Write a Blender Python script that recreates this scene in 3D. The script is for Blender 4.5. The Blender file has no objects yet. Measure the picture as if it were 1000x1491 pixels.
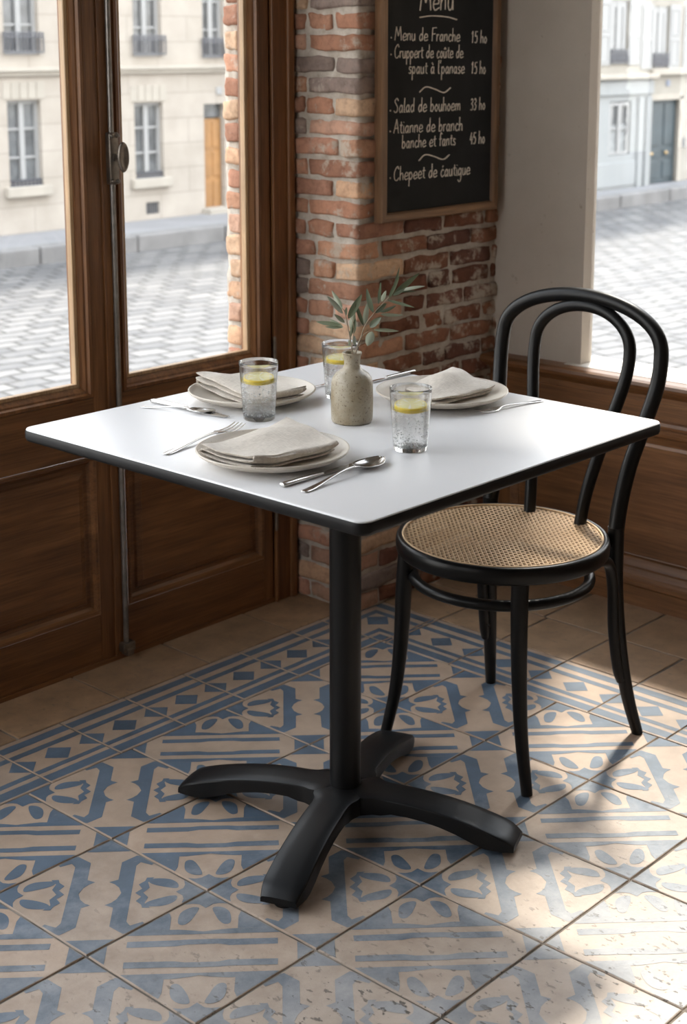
import bpy, bmesh, math, random
from mathutils import Vector, Matrix, noise

# ------------------------------------------------------------------ camera, world, sun, exposure
SC = bpy.context.scene
COL = SC.collection
PI = math.pi

vs = SC.view_settings
vs.view_transform = 'Standard'
vs.look = 'None'
vs.gamma = 1.0
vs.use_curve_mapping = False
vs.exposure = 0.62

CAM_LOC = Vector((-1.9150, -1.7530, 1.4050))

cam_data = bpy.data.cameras.new('camera')
cam = bpy.data.objects.new('camera', cam_data)
COL.objects.link(cam)
SC.camera = cam
XA = Vector((2092.0, -460.0, 2232.695))
YA = Vector((-2484.0, -460.0, 2232.695))
XA.normalize(); YA.normalize()
ZA = XA.cross(YA)
if ZA.y > 0:
    ZA = -ZA
right = Vector((XA.x, YA.x, ZA.x))
down = Vector((XA.y, YA.y, ZA.y))
fwd = Vector((XA.z, YA.z, ZA.z))
m = Matrix((right, -down, -fwd)).transposed().to_4x4()
m.translation = CAM_LOC
cam.matrix_world = m
cam_data.sensor_fit = 'HORIZONTAL'
cam_data.sensor_width = 36.0
cam_data.lens = 2232.695 / 1000.0 * 36.0
cam_data.shift_y = -(745.5 - 520.0) / 1000.0
cam_data.clip_start = 0.05
cam_data.clip_end = 200
cam_data.dof.use_dof = True
cam_data.dof.focus_distance = 2.62
cam_data.dof.aperture_fstop = 9.5

SKY = 4.2
world = bpy.data.worlds.new('hazy_sky')
SC.world = world
world.use_nodes = True
wn = world.node_tree
wn.nodes.clear()
wo = wn.nodes.new('ShaderNodeOutputWorld')
bg = wn.nodes.new('ShaderNodeBackground')
tc = wn.nodes.new('ShaderNodeTexCoord')
sx = wn.nodes.new('ShaderNodeSeparateXYZ')
cr = wn.nodes.new('ShaderNodeValToRGB')
wn.links.new(tc.outputs['Generated'], sx.inputs[0])
wn.links.new(sx.outputs['Z'], cr.inputs[0])
cr.color_ramp.elements[0].position = 0.0
cr.color_ramp.elements[0].color = (1.0, 0.97, 0.93, 1)
cr.color_ramp.elements[1].position = 0.9
cr.color_ramp.elements[1].color = (0.80, 0.88, 1.0, 1)
wn.links.new(cr.outputs[0], bg.inputs[0])
bg.inputs[1].default_value = SKY
wn.links.new(bg.outputs[0], wo.inputs[0])

sun_data = bpy.data.lights.new('sun', 'SUN')
sun_data.energy = 4.2
sun_data.angle = math.radians(5.0)
sun_data.color = (1.0, 0.93, 0.83)
sun = bpy.data.objects.new('sun', sun_data)
COL.objects.link(sun)
SUN_EL = math.radians(54)
sd = Vector((-0.877, -0.480, 0)).normalized() * math.cos(SUN_EL) + Vector((0, 0, -math.sin(SUN_EL)))
sun.rotation_euler = sd.to_track_quat('-Z', 'Y').to_euler()
sun.location = (6, 4, 8)

random.seed(11)

# ------------------------------------------------------------------ helpers
def tag(o, label=None, cat=None, group=None, kind=None):
    if label: o['label'] = label
    if cat: o['category'] = cat
    if group: o['group'] = group
    if kind: o['kind'] = kind
    return o

def empty(name, loc, label, cat, group=None, rz=0.0):
    o = bpy.data.objects.new(name, None)
    o.empty_display_size = 0.05
    COL.objects.link(o)
    o.location = loc
    o.rotation_euler = (0, 0, rz)
    return tag(o, label, cat, group)

def obj(name, bm, mats, parent=None, smooth=False, angle=None, loc=None):
    me = bpy.data.meshes.new(name)
    bmesh.ops.recalc_face_normals(bm, faces=bm.faces)
    bm.to_mesh(me)
    bm.free()
    if not isinstance(mats, (list, tuple)):
        mats = [mats]
    for mt in mats:
        me.materials.append(mt)
    if smooth or angle is not None:
        for p in me.polygons:
            p.use_smooth = True
    if angle is not None:
        try:
            me.set_sharp_from_angle(angle=math.radians(angle))
        except Exception:
            pass
    o = bpy.data.objects.new(name, me)
    COL.objects.link(o)
    if parent is not None:
        o.parent = parent
    if loc is not None:
        o.location = loc
    return o

def struct(name, bm, mats, parent=None, smooth=False, angle=None, label=None):
    o = obj(name, bm, mats, parent, smooth, angle)
    if parent is None:
        o['kind'] = 'structure'
    if label:
        o['label'] = label
    return o

def bx(bm, x0, x1, y0, y1, z0, z1, bev=0.0, mat=0, seg=2):
    r = bmesh.ops.create_cube(bm, size=1.0)
    vv = r['verts']
    for v in vv:
        v.co = Vector((x0 + (v.co.x + .5) * (x1 - x0), y0 + (v.co.y + .5) * (y1 - y0), z0 + (v.co.z + .5) * (z1 - z0)))
    fs = set(f for v in vv for f in v.link_faces)
    if bev > 0:
        es = list(set(e for v in vv for e in v.link_edges))
        r2 = bmesh.ops.bevel(bm, geom=es, offset=bev, segments=seg, affect='EDGES', profile=0.5)
        fs = set(r2['faces']) | set(f for f in fs if f.is_valid)
    for f in fs:
        if f.is_valid:
            f.material_index = mat

def grid_faces(bm, rows, close_u=False, close_v=False, mat=0):
    n = len(rows); k = len(rows[0])
    for i in range(n if close_v else n - 1):
        a = rows[i]; b = rows[(i + 1) % n]
        for j in range(k if close_u else k - 1):
            q = [a[j], a[(j + 1) % k], b[(j + 1) % k], b[j]]
            u = []
            for v in q:
                if v not in u: u.append(v)
            if len(u) >= 3:
                try:
                    f = bm.faces.new(u); f.material_index = mat
                except ValueError:
                    pass

def lathe(bm, prof, seg=48, c=(0, 0, 0), mat=0):
    rows = []
    for r, z in prof:
        if r < 1e-6:
            v = bm.verts.new((c[0], c[1], c[2] + z))
            rows.append([v] * seg)
        else:
            rows.append([bm.verts.new((c[0] + r * math.cos(2 * PI * i / seg), c[1] + r * math.sin(2 * PI * i / seg), c[2] + z)) for i in range(seg)])
    grid_faces(bm, rows, close_u=True, mat=mat)

def crom(pts, n=8, closed=False):
    P = [Vector(p) for p in pts]
    out = []
    L = len(P)
    rng = L if closed else L - 1
    for i in range(rng):
        if closed:
            p0, p1, p2, p3 = P[(i - 1) % L], P[i], P[(i + 1) % L], P[(i + 2) % L]
        else:
            p0 = P[i - 1] if i > 0 else P[i] * 2 - P[i + 1]
            p1, p2 = P[i], P[i + 1]
            p3 = P[i + 2] if i + 2 < L else P[i + 1] * 2 - P[i]
        for k in range(n):
            t = k / n
            out.append(0.5 * ((2 * p1) + (p2 - p0) * t + (2 * p0 - 5 * p1 + 4 * p2 - p3) * t * t + (3 * p1 - p0 - 3 * p2 + p3) * t ** 3))
    if not closed:
        out.append(P[-1].copy())
    return out

def tube(bm, pts, rad, n=8, seg=14, closed=False, sx=1.0, mat=0, raw=False):
    """pts control points; rad number or list per control point"""
    if not isinstance(rad, (list, tuple)):
        rad = [rad] * len(pts)
    if raw:
        path = [Vector(p) for p in pts]; rr = list(rad)
    else:
        path = crom(pts, n, closed)
        rc = crom([(r, 0, 0) for r in rad], n, closed)
        rr = [max(1e-5, v.x) for v in rc]
    L = len(path)
    rows = []
    up = None
    for i, p in enumerate(path):
        if closed:
            t = path[(i + 1) % L] - path[i - 1]
        else:
            t = path[min(i + 1, L - 1)] - path[max(i - 1, 0)]
        t.normalize()
        if up is None:
            up = Vector((0, 0, 1)) if abs(t.z) < 0.9 else Vector((1, 0, 0))
        s = t.cross(up)
        if s.length < 1e-6:
            s = t.cross(Vector((0, 1, 0)))
        s.normalize()
        up = s.cross(t).normalized()
        rows.append([bm.verts.new(p + s * math.cos(2 * PI * j / seg) * rr[i] * sx + up * math.sin(2 * PI * j / seg) * rr[i]) for j in range(seg)])
    grid_faces(bm, rows, close_u=True, close_v=closed, mat=mat)
    if not closed:
        for r in (rows[0], rows[-1]):
            try:
                f = bm.faces.new(r); f.material_index = mat
            except ValueError:
                pass
    return rows

def ringsweep(bm, M, rect, prof, cap=True, mat=0):
    """mitred frame: prof = [(inset, depth)], rect = (a0,a1,z0,z1); M(a,z,dep) -> xyz"""
    a0, a1, z0, z1 = rect
    rows = []
    for o_, d_ in prof:
        rows.append([bm.verts.new(M(a0 + o_, z0 + o_, d_)), bm.verts.new(M(a1 - o_, z0 + o_, d_)),
                     bm.verts.new(M(a1 - o_, z1 - o_, d_)), bm.verts.new(M(a0 + o_, z1 - o_, d_))])
    grid_faces(bm, rows, close_u=True, mat=mat)
    if cap:
        f = bm.faces.new(rows[-1]); f.material_index = mat
    return rows

def holed(bm, M, rect, holes, depth, mat=0):
    """flat wall with rectangular holes and their reveals, M(a,z,dep)"""
    a0, a1, z0, z1 = rect
    xs = sorted(set([a0, a1] + [h[0] for h in holes] + [h[1] for h in holes]))
    zs = sorted(set([z0, z1] + [h[2] for h in holes] + [h[3] for h in holes]))
    cache = {}
    def V(a, z, d):
        k = (round(a, 5), round(z, 5), round(d, 5))
        if k not in cache:
            cache[k] = bm.verts.new(M(a, z, d))
        return cache[k]
    def solid(i, j):
        if i < 0 or j < 0 or i >= len(xs) - 1 or j >= len(zs) - 1:
            return False
        ca, cz = (xs[i] + xs[i + 1]) / 2, (zs[j] + zs[j + 1]) / 2
        return not any(h[0] < ca < h[1] and h[2] < cz < h[3] for h in holes)
    for i in range(len(xs) - 1):
        for j in range(len(zs) - 1):
            if not solid(i, j):
                continue
            A, B, C_, D = (xs[i], zs[j]), (xs[i + 1], zs[j]), (xs[i + 1], zs[j + 1]), (xs[i], zs[j + 1])
            for d in (0, depth):
                f = bm.faces.new([V(*p, d) for p in (A, B, C_, D)]); f.material_index = mat
            for (p, q, ni, nj) in ((A, B, i, j - 1), (B, C_, i + 1, j), (C_, D, i, j + 1), (D, A, i - 1, j)):
                if not solid(ni, nj):
                    f = bm.faces.new([V(*p, 0), V(*q, 0), V(*q, depth), V(*p, depth)]); f.material_index = mat

def nz(p, s=1.0):
    return noise.noise(Vector(p) * s)

# ------------------------------------------------------------------ materials
def mat(name):
    mt = bpy.data.materials.new(name)
    mt.use_nodes = True
    nt = mt.node_tree
    b = nt.nodes['Principled BSDF']
    return mt, nt, b

def N(nt, typ, **kw):
    n = nt.nodes.new(typ)
    for k, v in kw.items():
        setattr(n, k, v)
    return n

def ramp(nt, stops):
    r = nt.nodes.new('ShaderNodeValToRGB')
    el = r.color_ramp.elements
    el[0].position, el[0].color = stops[0][0], (*stops[0][1], 1)
    el[1].position, el[1].color = stops[-1][0], (*stops[-1][1], 1)
    for p, c in stops[1:-1]:
        e = el.new(p); e.color = (*c, 1)
    return r

def mixc(nt, fac, a, b, blend='MIX'):
    n = nt.nodes.new('ShaderNodeMix')
    n.data_type = 'RGBA'
    n.blend_type = blend
    for sock, v in ((0, fac), (6, a), (7, b)):
        if isinstance(v, (int, float)):
            n.inputs[sock].default_value = v
        elif isinstance(v, tuple):
            n.inputs[sock].default_value = (*v, 1)
        else:
            nt.links.new(v, n.inputs[sock])
    return n.outputs[2]

def noise_tex(nt, scale, detail=4, rough=.55, vec=None, mapscale=None, rot=None):
    t = nt.nodes.new('ShaderNodeTexNoise')
    t.inputs['Scale'].default_value = scale
    t.inputs['Detail'].default_value = detail
    t.inputs['Roughness'].default_value = rough
    if vec is None:
        c = nt.nodes.new('ShaderNodeTexCoord'); vec = c.outputs['Object']
    if mapscale or rot:
        mp = nt.nodes.new('ShaderNodeMapping')
        if mapscale: mp.inputs['Scale'].default_value = mapscale
        if rot: mp.inputs['Rotation'].default_value = rot
        nt.links.new(vec, mp.inputs[0]); vec = mp.outputs[0]
    nt.links.new(vec, t.inputs['Vector'])
    return t.outputs['Fac']

def bump(nt, b, h, strength=.3, dist=.002, prev=None):
    n = nt.nodes.new('ShaderNodeBump')
    n.inputs['Strength'].default_value = strength
    n.inputs['Distance'].default_value = dist
    nt.links.new(h, n.inputs['Height'])
    if prev is not None:
        nt.links.new(prev, n.inputs['Normal'])
    nt.links.new(n.outputs[0], b.inputs['Normal'])
    return n.outputs[0]

def simple(name, col, rough=.5, metal=0.0, spec=.5, var=0.0, vscale=20, bmp=0.0, bscale=80, bdist=.001):
    mt, nt, b = mat(name)
    b.inputs['Base Color'].default_value = (*col, 1)
    b.inputs['Roughness'].default_value = rough
    b.inputs['Metallic'].default_value = metal
    b.inputs['Specular IOR Level'].default_value = spec
    if var > 0:
        n = noise_tex(nt, vscale)
        r = ramp(nt, [(.3, tuple(c * (1 - var) for c in col)), (.7, tuple(min(1, c * (1 + var)) for c in col))])
        nt.links.new(n, r.inputs[0]); nt.links.new(r.outputs[0], b.inputs['Base Color'])
    if bmp > 0:
        bump(nt, b, noise_tex(nt, bscale, 6), bmp, bdist)
    return mt

def wood(name, axis, dark, mid, light, rough=.42):
    mt, nt, b = mat(name)
    sc = [26.0, 26.0, 26.0]; sc[axis] = 2.0
    fine = [260.0, 260.0, 260.0]; fine[axis] = 7.0
    n1 = noise_tex(nt, 1.0, 5, .6, mapscale=tuple(sc))
    n2 = noise_tex(nt, 1.0, 3, .6, mapscale=tuple(fine))
    n3 = noise_tex(nt, 3.0, 4)
    r = ramp(nt, [(.25, dark), (.5, mid), (.78, light)])
    nt.links.new(n1, r.inputs[0])
    r2 = ramp(nt, [(.3, (.45, .42, .40)), (.62, (1, 1, 1))])
    nt.links.new(n2, r2.inputs[0])
    c = mixc(nt, .75, r.outputs[0], r2.outputs[0], 'MULTIPLY')
    r3 = ramp(nt, [(.3, (.72, .70, .68)), (.7, (1.1, 1.08, 1.05))])
    nt.links.new(n3, r3.inputs[0])
    c = mixc(nt, 1.0, c, r3.outputs[0], 'MULTIPLY')
    nt.links.new(c, b.inputs['Base Color'])
    b.inputs['Roughness'].default_value = rough
    bump(nt, b, n2, .12, .001)
    return mt

WD = ((.105, .040, .012), (.215, .090, .030), (.33, .155, .058))
M_woodz = wood('wood_vertical_grain', 2, *WD)
M_woodx = wood('wood_grain_along_x', 0, *WD)
M_woody = wood('wood_grain_along_y', 1, (.12, .050, .018), (.235, .105, .040), (.34, .17, .072))
M_woodyz = wood('wood_right_vertical', 2, (.12, .050, .018), (.235, .105, .040), (.34, .17, .072))
M_bead = wood('bead_sunlit_wood', 2, (.34, .20, .095), (.47, .30, .155), (.56, .38, .22), .5)  # outside light on the bead painted in as paler wood
M_oakx = wood('board_oak_x', 0, (.15, .075, .035), (.25, .135, .065), (.33, .19, .10), .5)
M_oakz = wood('board_oak_z', 2, (.15, .075, .035), (.25, .135, .065), (.33, .19, .10), .5)

def plaster_mat():
    mt, nt, b = mat('old_plaster')
    n = noise_tex(nt, 3.0, 6, .6)
    r = ramp(nt, [(.3, (.41, .355, .30)), (.7, (.50, .445, .385))])
    nt.links.new(n, r.inputs[0])
    n2 = noise_tex(nt, 26, 8, .75)
    r2 = ramp(nt, [(.30, (.55, .5, .45)), (.37, (1, 1, 1))])
    nt.links.new(n2, r2.inputs[0])
    c = mixc(nt, .6, r.outputs[0], r2.outputs[0], 'MULTIPLY')
    nt.links.new(c, b.inputs['Base Color'])
    b.inputs['Roughness'].default_value = .85
    bump(nt, b, noise_tex(nt, 140, 6), .25, .002)
    return mt
M_plaster = plaster_mat()
M_ceiling = simple('ceiling_paint', (.36, .32, .27), .9)
M_ledge = simple('ledge_paint', (.62, .58, .52), .6, var=.05, vscale=20)
M_roomwall = simple('room_paint', (.26, .20, .15), .9, var=.05, vscale=2)

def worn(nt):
    """patchy wear of the floor and its painted-in sheen, stronger towards the viewer"""
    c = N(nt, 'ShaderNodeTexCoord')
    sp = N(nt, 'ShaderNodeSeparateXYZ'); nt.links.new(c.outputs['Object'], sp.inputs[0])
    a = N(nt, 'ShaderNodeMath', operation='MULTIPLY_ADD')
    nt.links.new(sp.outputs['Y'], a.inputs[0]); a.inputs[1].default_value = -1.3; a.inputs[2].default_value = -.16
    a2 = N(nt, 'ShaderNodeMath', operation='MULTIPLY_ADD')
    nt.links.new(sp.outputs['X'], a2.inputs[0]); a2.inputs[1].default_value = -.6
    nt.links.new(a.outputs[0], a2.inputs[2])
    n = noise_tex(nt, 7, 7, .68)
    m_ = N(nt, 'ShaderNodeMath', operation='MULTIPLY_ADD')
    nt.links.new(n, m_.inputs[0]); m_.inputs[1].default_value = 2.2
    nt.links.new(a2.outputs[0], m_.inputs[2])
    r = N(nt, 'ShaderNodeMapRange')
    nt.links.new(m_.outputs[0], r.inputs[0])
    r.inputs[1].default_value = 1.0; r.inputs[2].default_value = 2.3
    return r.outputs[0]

def tile_mat(name, base, var, wear_sheen_col, edge, wear_sheen_max=.6, terra=False, rough=.42):
    mt, nt, b = mat(name)
    at = N(nt, 'ShaderNodeAttribute', attribute_name='tint')
    n = noise_tex(nt, 14, 7, .65)
    r = ramp(nt, [(.28, tuple(c * (1 - var) for c in base)), (.72, tuple(min(1, c * (1 + var)) for c in base))])
    nt.links.new(n, r.inputs[0])
    col = mixc(nt, .8, r.outputs[0], at.outputs['Color'], 'MULTIPLY')
    # fine scuffs where the body of the tile shows
    n2 = noise_tex(nt, 55, 8, .8)
    r2 = ramp(nt, [(.60, (0, 0, 0)), (.72, (1, 1, 1))])
    nt.links.new(n2, r2.inputs[0])
    sc_ = N(nt, 'ShaderNodeMath', operation='MULTIPLY')
    nt.links.new(r2.outputs[0], sc_.inputs[0]); sc_.inputs[1].default_value = .45
    col = mixc(nt, sc_.outputs[0], col, edge)
    w = None
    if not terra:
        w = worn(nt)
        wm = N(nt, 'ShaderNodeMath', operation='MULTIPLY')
        nt.links.new(w, wm.inputs[0]); wm.inputs[1].default_value = wear_sheen_max
        col = mixc(nt, wm.outputs[0], col, wear_sheen_col)  # worn tile body, made paler so floor sheen is in the colour
    # dark pits
    v = N(nt, 'ShaderNodeTexNoise')
    v.inputs['Scale'].default_value = 75; v.inputs['Detail'].default_value = 3; v.inputs['Roughness'].default_value = .6
    c = N(nt, 'ShaderNodeTexCoord')
    mp = N(nt, 'ShaderNodeMapping'); mp.inputs['Scale'].default_value = (1.0, .6, 1); mp.inputs['Rotation'].default_value = (0, 0, -.75)
    nt.links.new(c.outputs['Object'], mp.inputs[0]); nt.links.new(mp.outputs[0], v.inputs['Vector'])
    rp = ramp(nt, [(.60, (0, 0, 0)), (.65, (1, 1, 1))])
    nt.links.new(v.outputs['Fac'], rp.inputs[0])
    pit = rp.outputs[0]
    if w is not None:
        pm = N(nt, 'ShaderNodeMath', operation='MULTIPLY')
        wr = N(nt, 'ShaderNodeMapRange'); nt.links.new(w, wr.inputs[0]); wr.inputs[1].default_value = .12; wr.inputs[2].default_value = .75
        nt.links.new(pit, pm.inputs[0]); nt.links.new(wr.outputs[0], pm.inputs[1]); pit = pm.outputs[0]
    else:
        pm = N(nt, 'ShaderNodeMath', operation='MULTIPLY'); nt.links.new(pit, pm.inputs[0]); pm.inputs[1].default_value = .3; pit = pm.outputs[0]
    col = mixc(nt, pit, col, (.10, .085, .07))
    nt.links.new(col, b.inputs['Base Color'])
    b.inputs['Specular IOR Level'].default_value = .55
    rr = N(nt, 'ShaderNodeMapRange'); nt.links.new(n, rr.inputs[0])
    rr.inputs[3].default_value = rough - .1; rr.inputs[4].default_value = rough + .14
    nt.links.new(rr.outputs[0], b.inputs['Roughness'])
    h = N(nt, 'ShaderNodeMath', operation='MULTIPLY_ADD')
    nt.links.new(pit, h.inputs[0]); h.inputs[1].default_value = -1.2; nt.links.new(n2, h.inputs[2])
    pb = bump(nt, b, h.outputs[0], .32, .0016)
    bump(nt, b, noise_tex(nt, 190, 5, .7), .16, .0012, pb)
    return mt
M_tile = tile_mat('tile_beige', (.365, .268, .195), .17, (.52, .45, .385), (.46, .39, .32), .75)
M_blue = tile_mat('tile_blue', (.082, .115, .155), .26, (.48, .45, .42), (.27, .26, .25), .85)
M_terra = tile_mat('tile_terracotta', (.29, .185, .108), .32, (.5, .4, .3), (.36, .26, .17), terra=True, rough=.5)
M_grout = simple('grout', (.17, .145, .12), .95, var=.75, vscale=9, bmp=.5, bscale=300)

def brick_mat():
    mt, nt, b = mat('old_brick')
    at = N(nt, 'ShaderNodeAttribute', attribute_name='tint')
    n = noise_tex(nt, 45, 8, .7)
    r = ramp(nt, [(.25, (.60, .56, .54)), (.5, (1, 1, 1)), (.75, (1.25, 1.2, 1.15))])
    nt.links.new(n, r.inputs[0])
    col = mixc(nt, 1.0, at.outputs['Color'], r.outputs[0], 'MULTIPLY')
    n2 = noise_tex(nt, 22, 8, .7)
    n3 = noise_tex(nt, 6, 3, .5)
    ad = N(nt, 'ShaderNodeMath', operation='MULTIPLY_ADD'); nt.links.new(n3, ad.inputs[0]); ad.inputs[1].default_value = .55; nt.links.new(n2, ad.inputs[2])
    c_ = N(nt, 'ShaderNodeTexCoord'); sp = N(nt, 'ShaderNodeSeparateXYZ'); nt.links.new(c_.outputs['Object'], sp.inputs[0])
    mr = N(nt, 'ShaderNodeMapRange'); nt.links.new(sp.outputs['X'], mr.inputs[0]); mr.inputs[1].default_value = .82; mr.inputs[2].default_value = 1.25; mr.inputs[3].default_value = 0; mr.inputs[4].default_value = .10
    ad2 = N(nt, 'ShaderNodeMath', operation='ADD'); nt.links.new(ad.outputs[0], ad2.inputs[0]); nt.links.new(mr.outputs[0], ad2.inputs[1]); ad = ad2
    rm = ramp(nt, [(.86, (0, 0, 0)), (.96, (.8, .8, .8))])
    nt.links.new(ad.outputs[0], rm.inputs[0])
    col = mixc(nt, rm.outputs[0], col, (.47, .405, .33))
    n4 = noise_tex(nt, 120, 4, .7)
    r4 = ramp(nt, [(.28, (.35, .3, .28)), (.38, (1, 1, 1))])
    nt.links.new(n4, r4.inputs[0])
    col = mixc(nt, .7, col, r4.outputs[0], 'MULTIPLY')
    nt.links.new(col, b.inputs['Base Color'])
    b.inputs['Roughness'].default_value = .9
    b.inputs['Specular IOR Level'].default_value = .25
    bump(nt, b, noise_tex(nt, 130, 8, .75), .7, .003)
    return mt
M_brick = brick_mat()

def mortar_mat():
    mt, nt, b = mat('lime_mortar')
    n = noise_tex(nt, 30, 8, .7)
    r = ramp(nt, [(.3, (.36, .30, .24)), (.65, (.58, .52, .45))])
    nt.links.new(n, r.inputs[0]); nt.links.new(r.outputs[0], b.inputs['Base Color'])
    b.inputs['Roughness'].default_value = .95
    b.inputs['Specular IOR Level'].default_value = .2
    bump(nt, b, noise_tex(nt, 160, 8, .75), .8, .004)
    return mt
M_mortar = mortar_mat()

M_laminate = simple('white_laminate', (.80, .80, .81), .30, spec=.5)
M_edge = simple('black_edge_band', (.008, .008, .0085), .48, spec=.25)
M_iron = simple('black_cast_iron', (.0052, .0052, .0055), .38, spec=.28, bmp=.10, bscale=500, bdist=.0006)
M_blackwood = simple('black_lacquered_wood', (.0052, .0050, .0050), .36, spec=.24, bmp=.04, bscale=120)
M_cane = simple('woven_cane', (.58, .395, .225), .55, var=.12, vscale=140)
M_steel = simple('polished_steel', (.62, .61, .60), .20, metal=1.0, bmp=.03, bscale=300)
M_oldmetal = simple('aged_metal', (.20, .175, .15), .38, metal=.9, var=.25, vscale=60)
M_rod = simple('steel_bolt_rod', (.26, .245, .23), .40, metal=.9, var=.2, vscale=50)
M_board = simple('chalkboard_slate', (.016, .016, .0155), .75, spec=.18, var=.35, vscale=7)
M_chalk = simple('chalk', (.76, .67, .57), .95, var=.25, vscale=300)
M_stem = simple('olive_stem', (.30, .24, .17), .7, var=.2, vscale=80)
M_rubber = simple('rubber', (.008, .008, .008), .6)

def ceramic_plate():
    mt, nt, b = mat('stoneware_glaze')
    n = noise_tex(nt, 9, 4)
    r = ramp(nt, [(.3, (.57, .51, .435)), (.7, (.65, .59, .51))])
    nt.links.new(n, r.inputs[0])
    n2 = noise_tex(nt, 420, 2, .5)
    r2 = ramp(nt, [(.27, (.45, .38, .3)), (.33, (1, 1, 1))])
    nt.links.new(n2, r2.inputs[0])
    c = mixc(nt, .8, r.outputs[0], r2.outputs[0], 'MULTIPLY')
    nt.links.new(c, b.inputs['Base Color'])
    b.inputs['Roughness'].default_value = .42
    return mt
M_plate = ceramic_plate()

def vase_mat():
    mt, nt, b = mat('speckled_stoneware')
    n = noise_tex(nt, 22, 6, .6)
    r = ramp(nt, [(.28, (.25, .19, .11)), (.5, (.36, .31, .225)), (.75, (.46, .41, .325))])
    nt.links.new(n, r.inputs[0])
    n2 = noise_tex(nt, 260, 3, .6)
    r2 = ramp(nt, [(.33, (.25, .17, .10)), (.42, (1, 1, 1))])
    nt.links.new(n2, r2.inputs[0])
    c = mixc(nt, .75, r.outputs[0], r2.outputs[0], 'MULTIPLY')
    nt.links.new(c, b.inputs['Base Color'])
    b.inputs['Roughness'].default_value = .38
    bump(nt, b, noise_tex(nt, 150, 4), .12, .001)
    return mt
M_vase = vase_mat()

def linen_mat():
    mt, nt, b = mat('natural_linen')
    n1 = noise_tex(nt, 1, 2, .5, mapscale=(90, 1100, 90))
    n2 = noise_tex(nt, 1, 2, .5, mapscale=(1100, 90, 90))
    ad = N(nt, 'ShaderNodeMath', operation='ADD'); nt.links.new(n1, ad.inputs[0]); nt.links.new(n2, ad.inputs[1])
    r = ramp(nt, [(.35, (.47, .42, .36)), (.65, (.70, .64, .565))])
    hv = N(nt, 'ShaderNodeMath', operation='MULTIPLY'); nt.links.new(ad.outputs[0], hv.inputs[0]); hv.inputs[1].default_value = .5
    nt.links.new(hv.outputs[0], r.inputs[0])
    nt.links.new(r.outputs[0], b.inputs['Base Color'])
    b.inputs['Roughness'].default_value = .95
    b.inputs['Specular IOR Level'].default_value = .15
    b.inputs['Sheen Weight'].default_value = .25
    p = bump(nt, b, ad.outputs[0], .25, .0006)
    bump(nt, b, noise_tex(nt, 38, 5, .6), .28, .004, p)
    return mt
M_linen = linen_mat()

def leaf_mat():
    mt, nt, b = mat('olive_leaf')
    g = N(nt, 'ShaderNodeNewGeometry')
    at = N(nt, 'ShaderNodeAttribute', attribute_name='tint')
    top = mixc(nt, 1.0, (.100, .122, .072), at.outputs['Color'], 'MULTIPLY')
    und = mixc(nt, 1.0, (.33, .36, .275), at.outputs['Color'], 'MULTIPLY')
    c = mixc(nt, g.outputs['Backfacing'], top, und)
    nt.links.new(c, b.inputs['Base Color'])
    b.inputs['Roughness'].default_value = .48
    return mt
M_leaf = leaf_mat()

def glass_mat(name, ior, col=(1, 1, 1), rough=0.0):
    mt, nt, b = mat(name)
    b.inputs['Base Color'].default_value = (*col, 1)
    b.inputs['Roughness'].default_value = rough
    b.inputs['IOR'].default_value = ior
    b.inputs['Transmission Weight'].default_value = 1.0
    return mt
def thin_glass(name, lo_, hi_, power, tint, rough=.0, refr=None):
    mt = bpy.data.materials.new(name); mt.use_nodes = True
    nt = mt.node_tree; nt.nodes.clear()
    o = N(nt, 'ShaderNodeOutputMaterial'); mx = N(nt, 'ShaderNodeMixShader')
    t = N(nt, 'ShaderNodeBsdfTransparent'); g = N(nt, 'ShaderNodeBsdfGlossy')
    t.inputs[0].default_value = (*tint, 1)
    g.inputs['Roughness'].default_value = rough
    lw = N(nt, 'ShaderNodeLayerWeight'); lw.inputs['Blend'].default_value = .5
    pw = N(nt, 'ShaderNodeMath', operation='POWER'); nt.links.new(lw.outputs['Facing'], pw.inputs[0]); pw.inputs[1].default_value = power
    fr = N(nt, 'ShaderNodeMath', operation='MULTIPLY_ADD'); nt.links.new(pw.outputs[0], fr.inputs[0]); fr.inputs[1].default_value = hi_; fr.inputs[2].default_value = lo_
    src = t.outputs[0]
    if refr:
        m2 = N(nt, 'ShaderNodeMixShader'); m2.inputs[0].default_value = refr[1]
        rf = N(nt, 'ShaderNodeBsdfRefraction'); rf.inputs['IOR'].default_value = refr[0]; rf.inputs['Roughness'].default_value = 0
        nt.links.new(src, m2.inputs[1]); nt.links.new(rf.outputs[0], m2.inputs[2]); src = m2.outputs[0]
    nt.links.new(fr.outputs[0], mx.inputs[0]); nt.links.new(src, mx.inputs[1]); nt.links.new(g.outputs[0], mx.inputs[2])
    nt.links.new(mx.outputs[0], o.inputs[0])
    return mt
M_glass = thin_glass('clear_glass', .035, .85, 3.0, (.99, .995, .992), refr=(1.40, .78))
M_water = thin_glass('water', .02, .6, 4.0, (1, 1, 1), refr=(1.33, .55))
M_bubble = simple('air_bubble', (.85, .87, .87), .12, spec=.8)
M_rind = simple('lemon_rind', (.86, .64, .035), .4, var=.08, vscale=90, bmp=.2, bscale=500)

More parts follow.
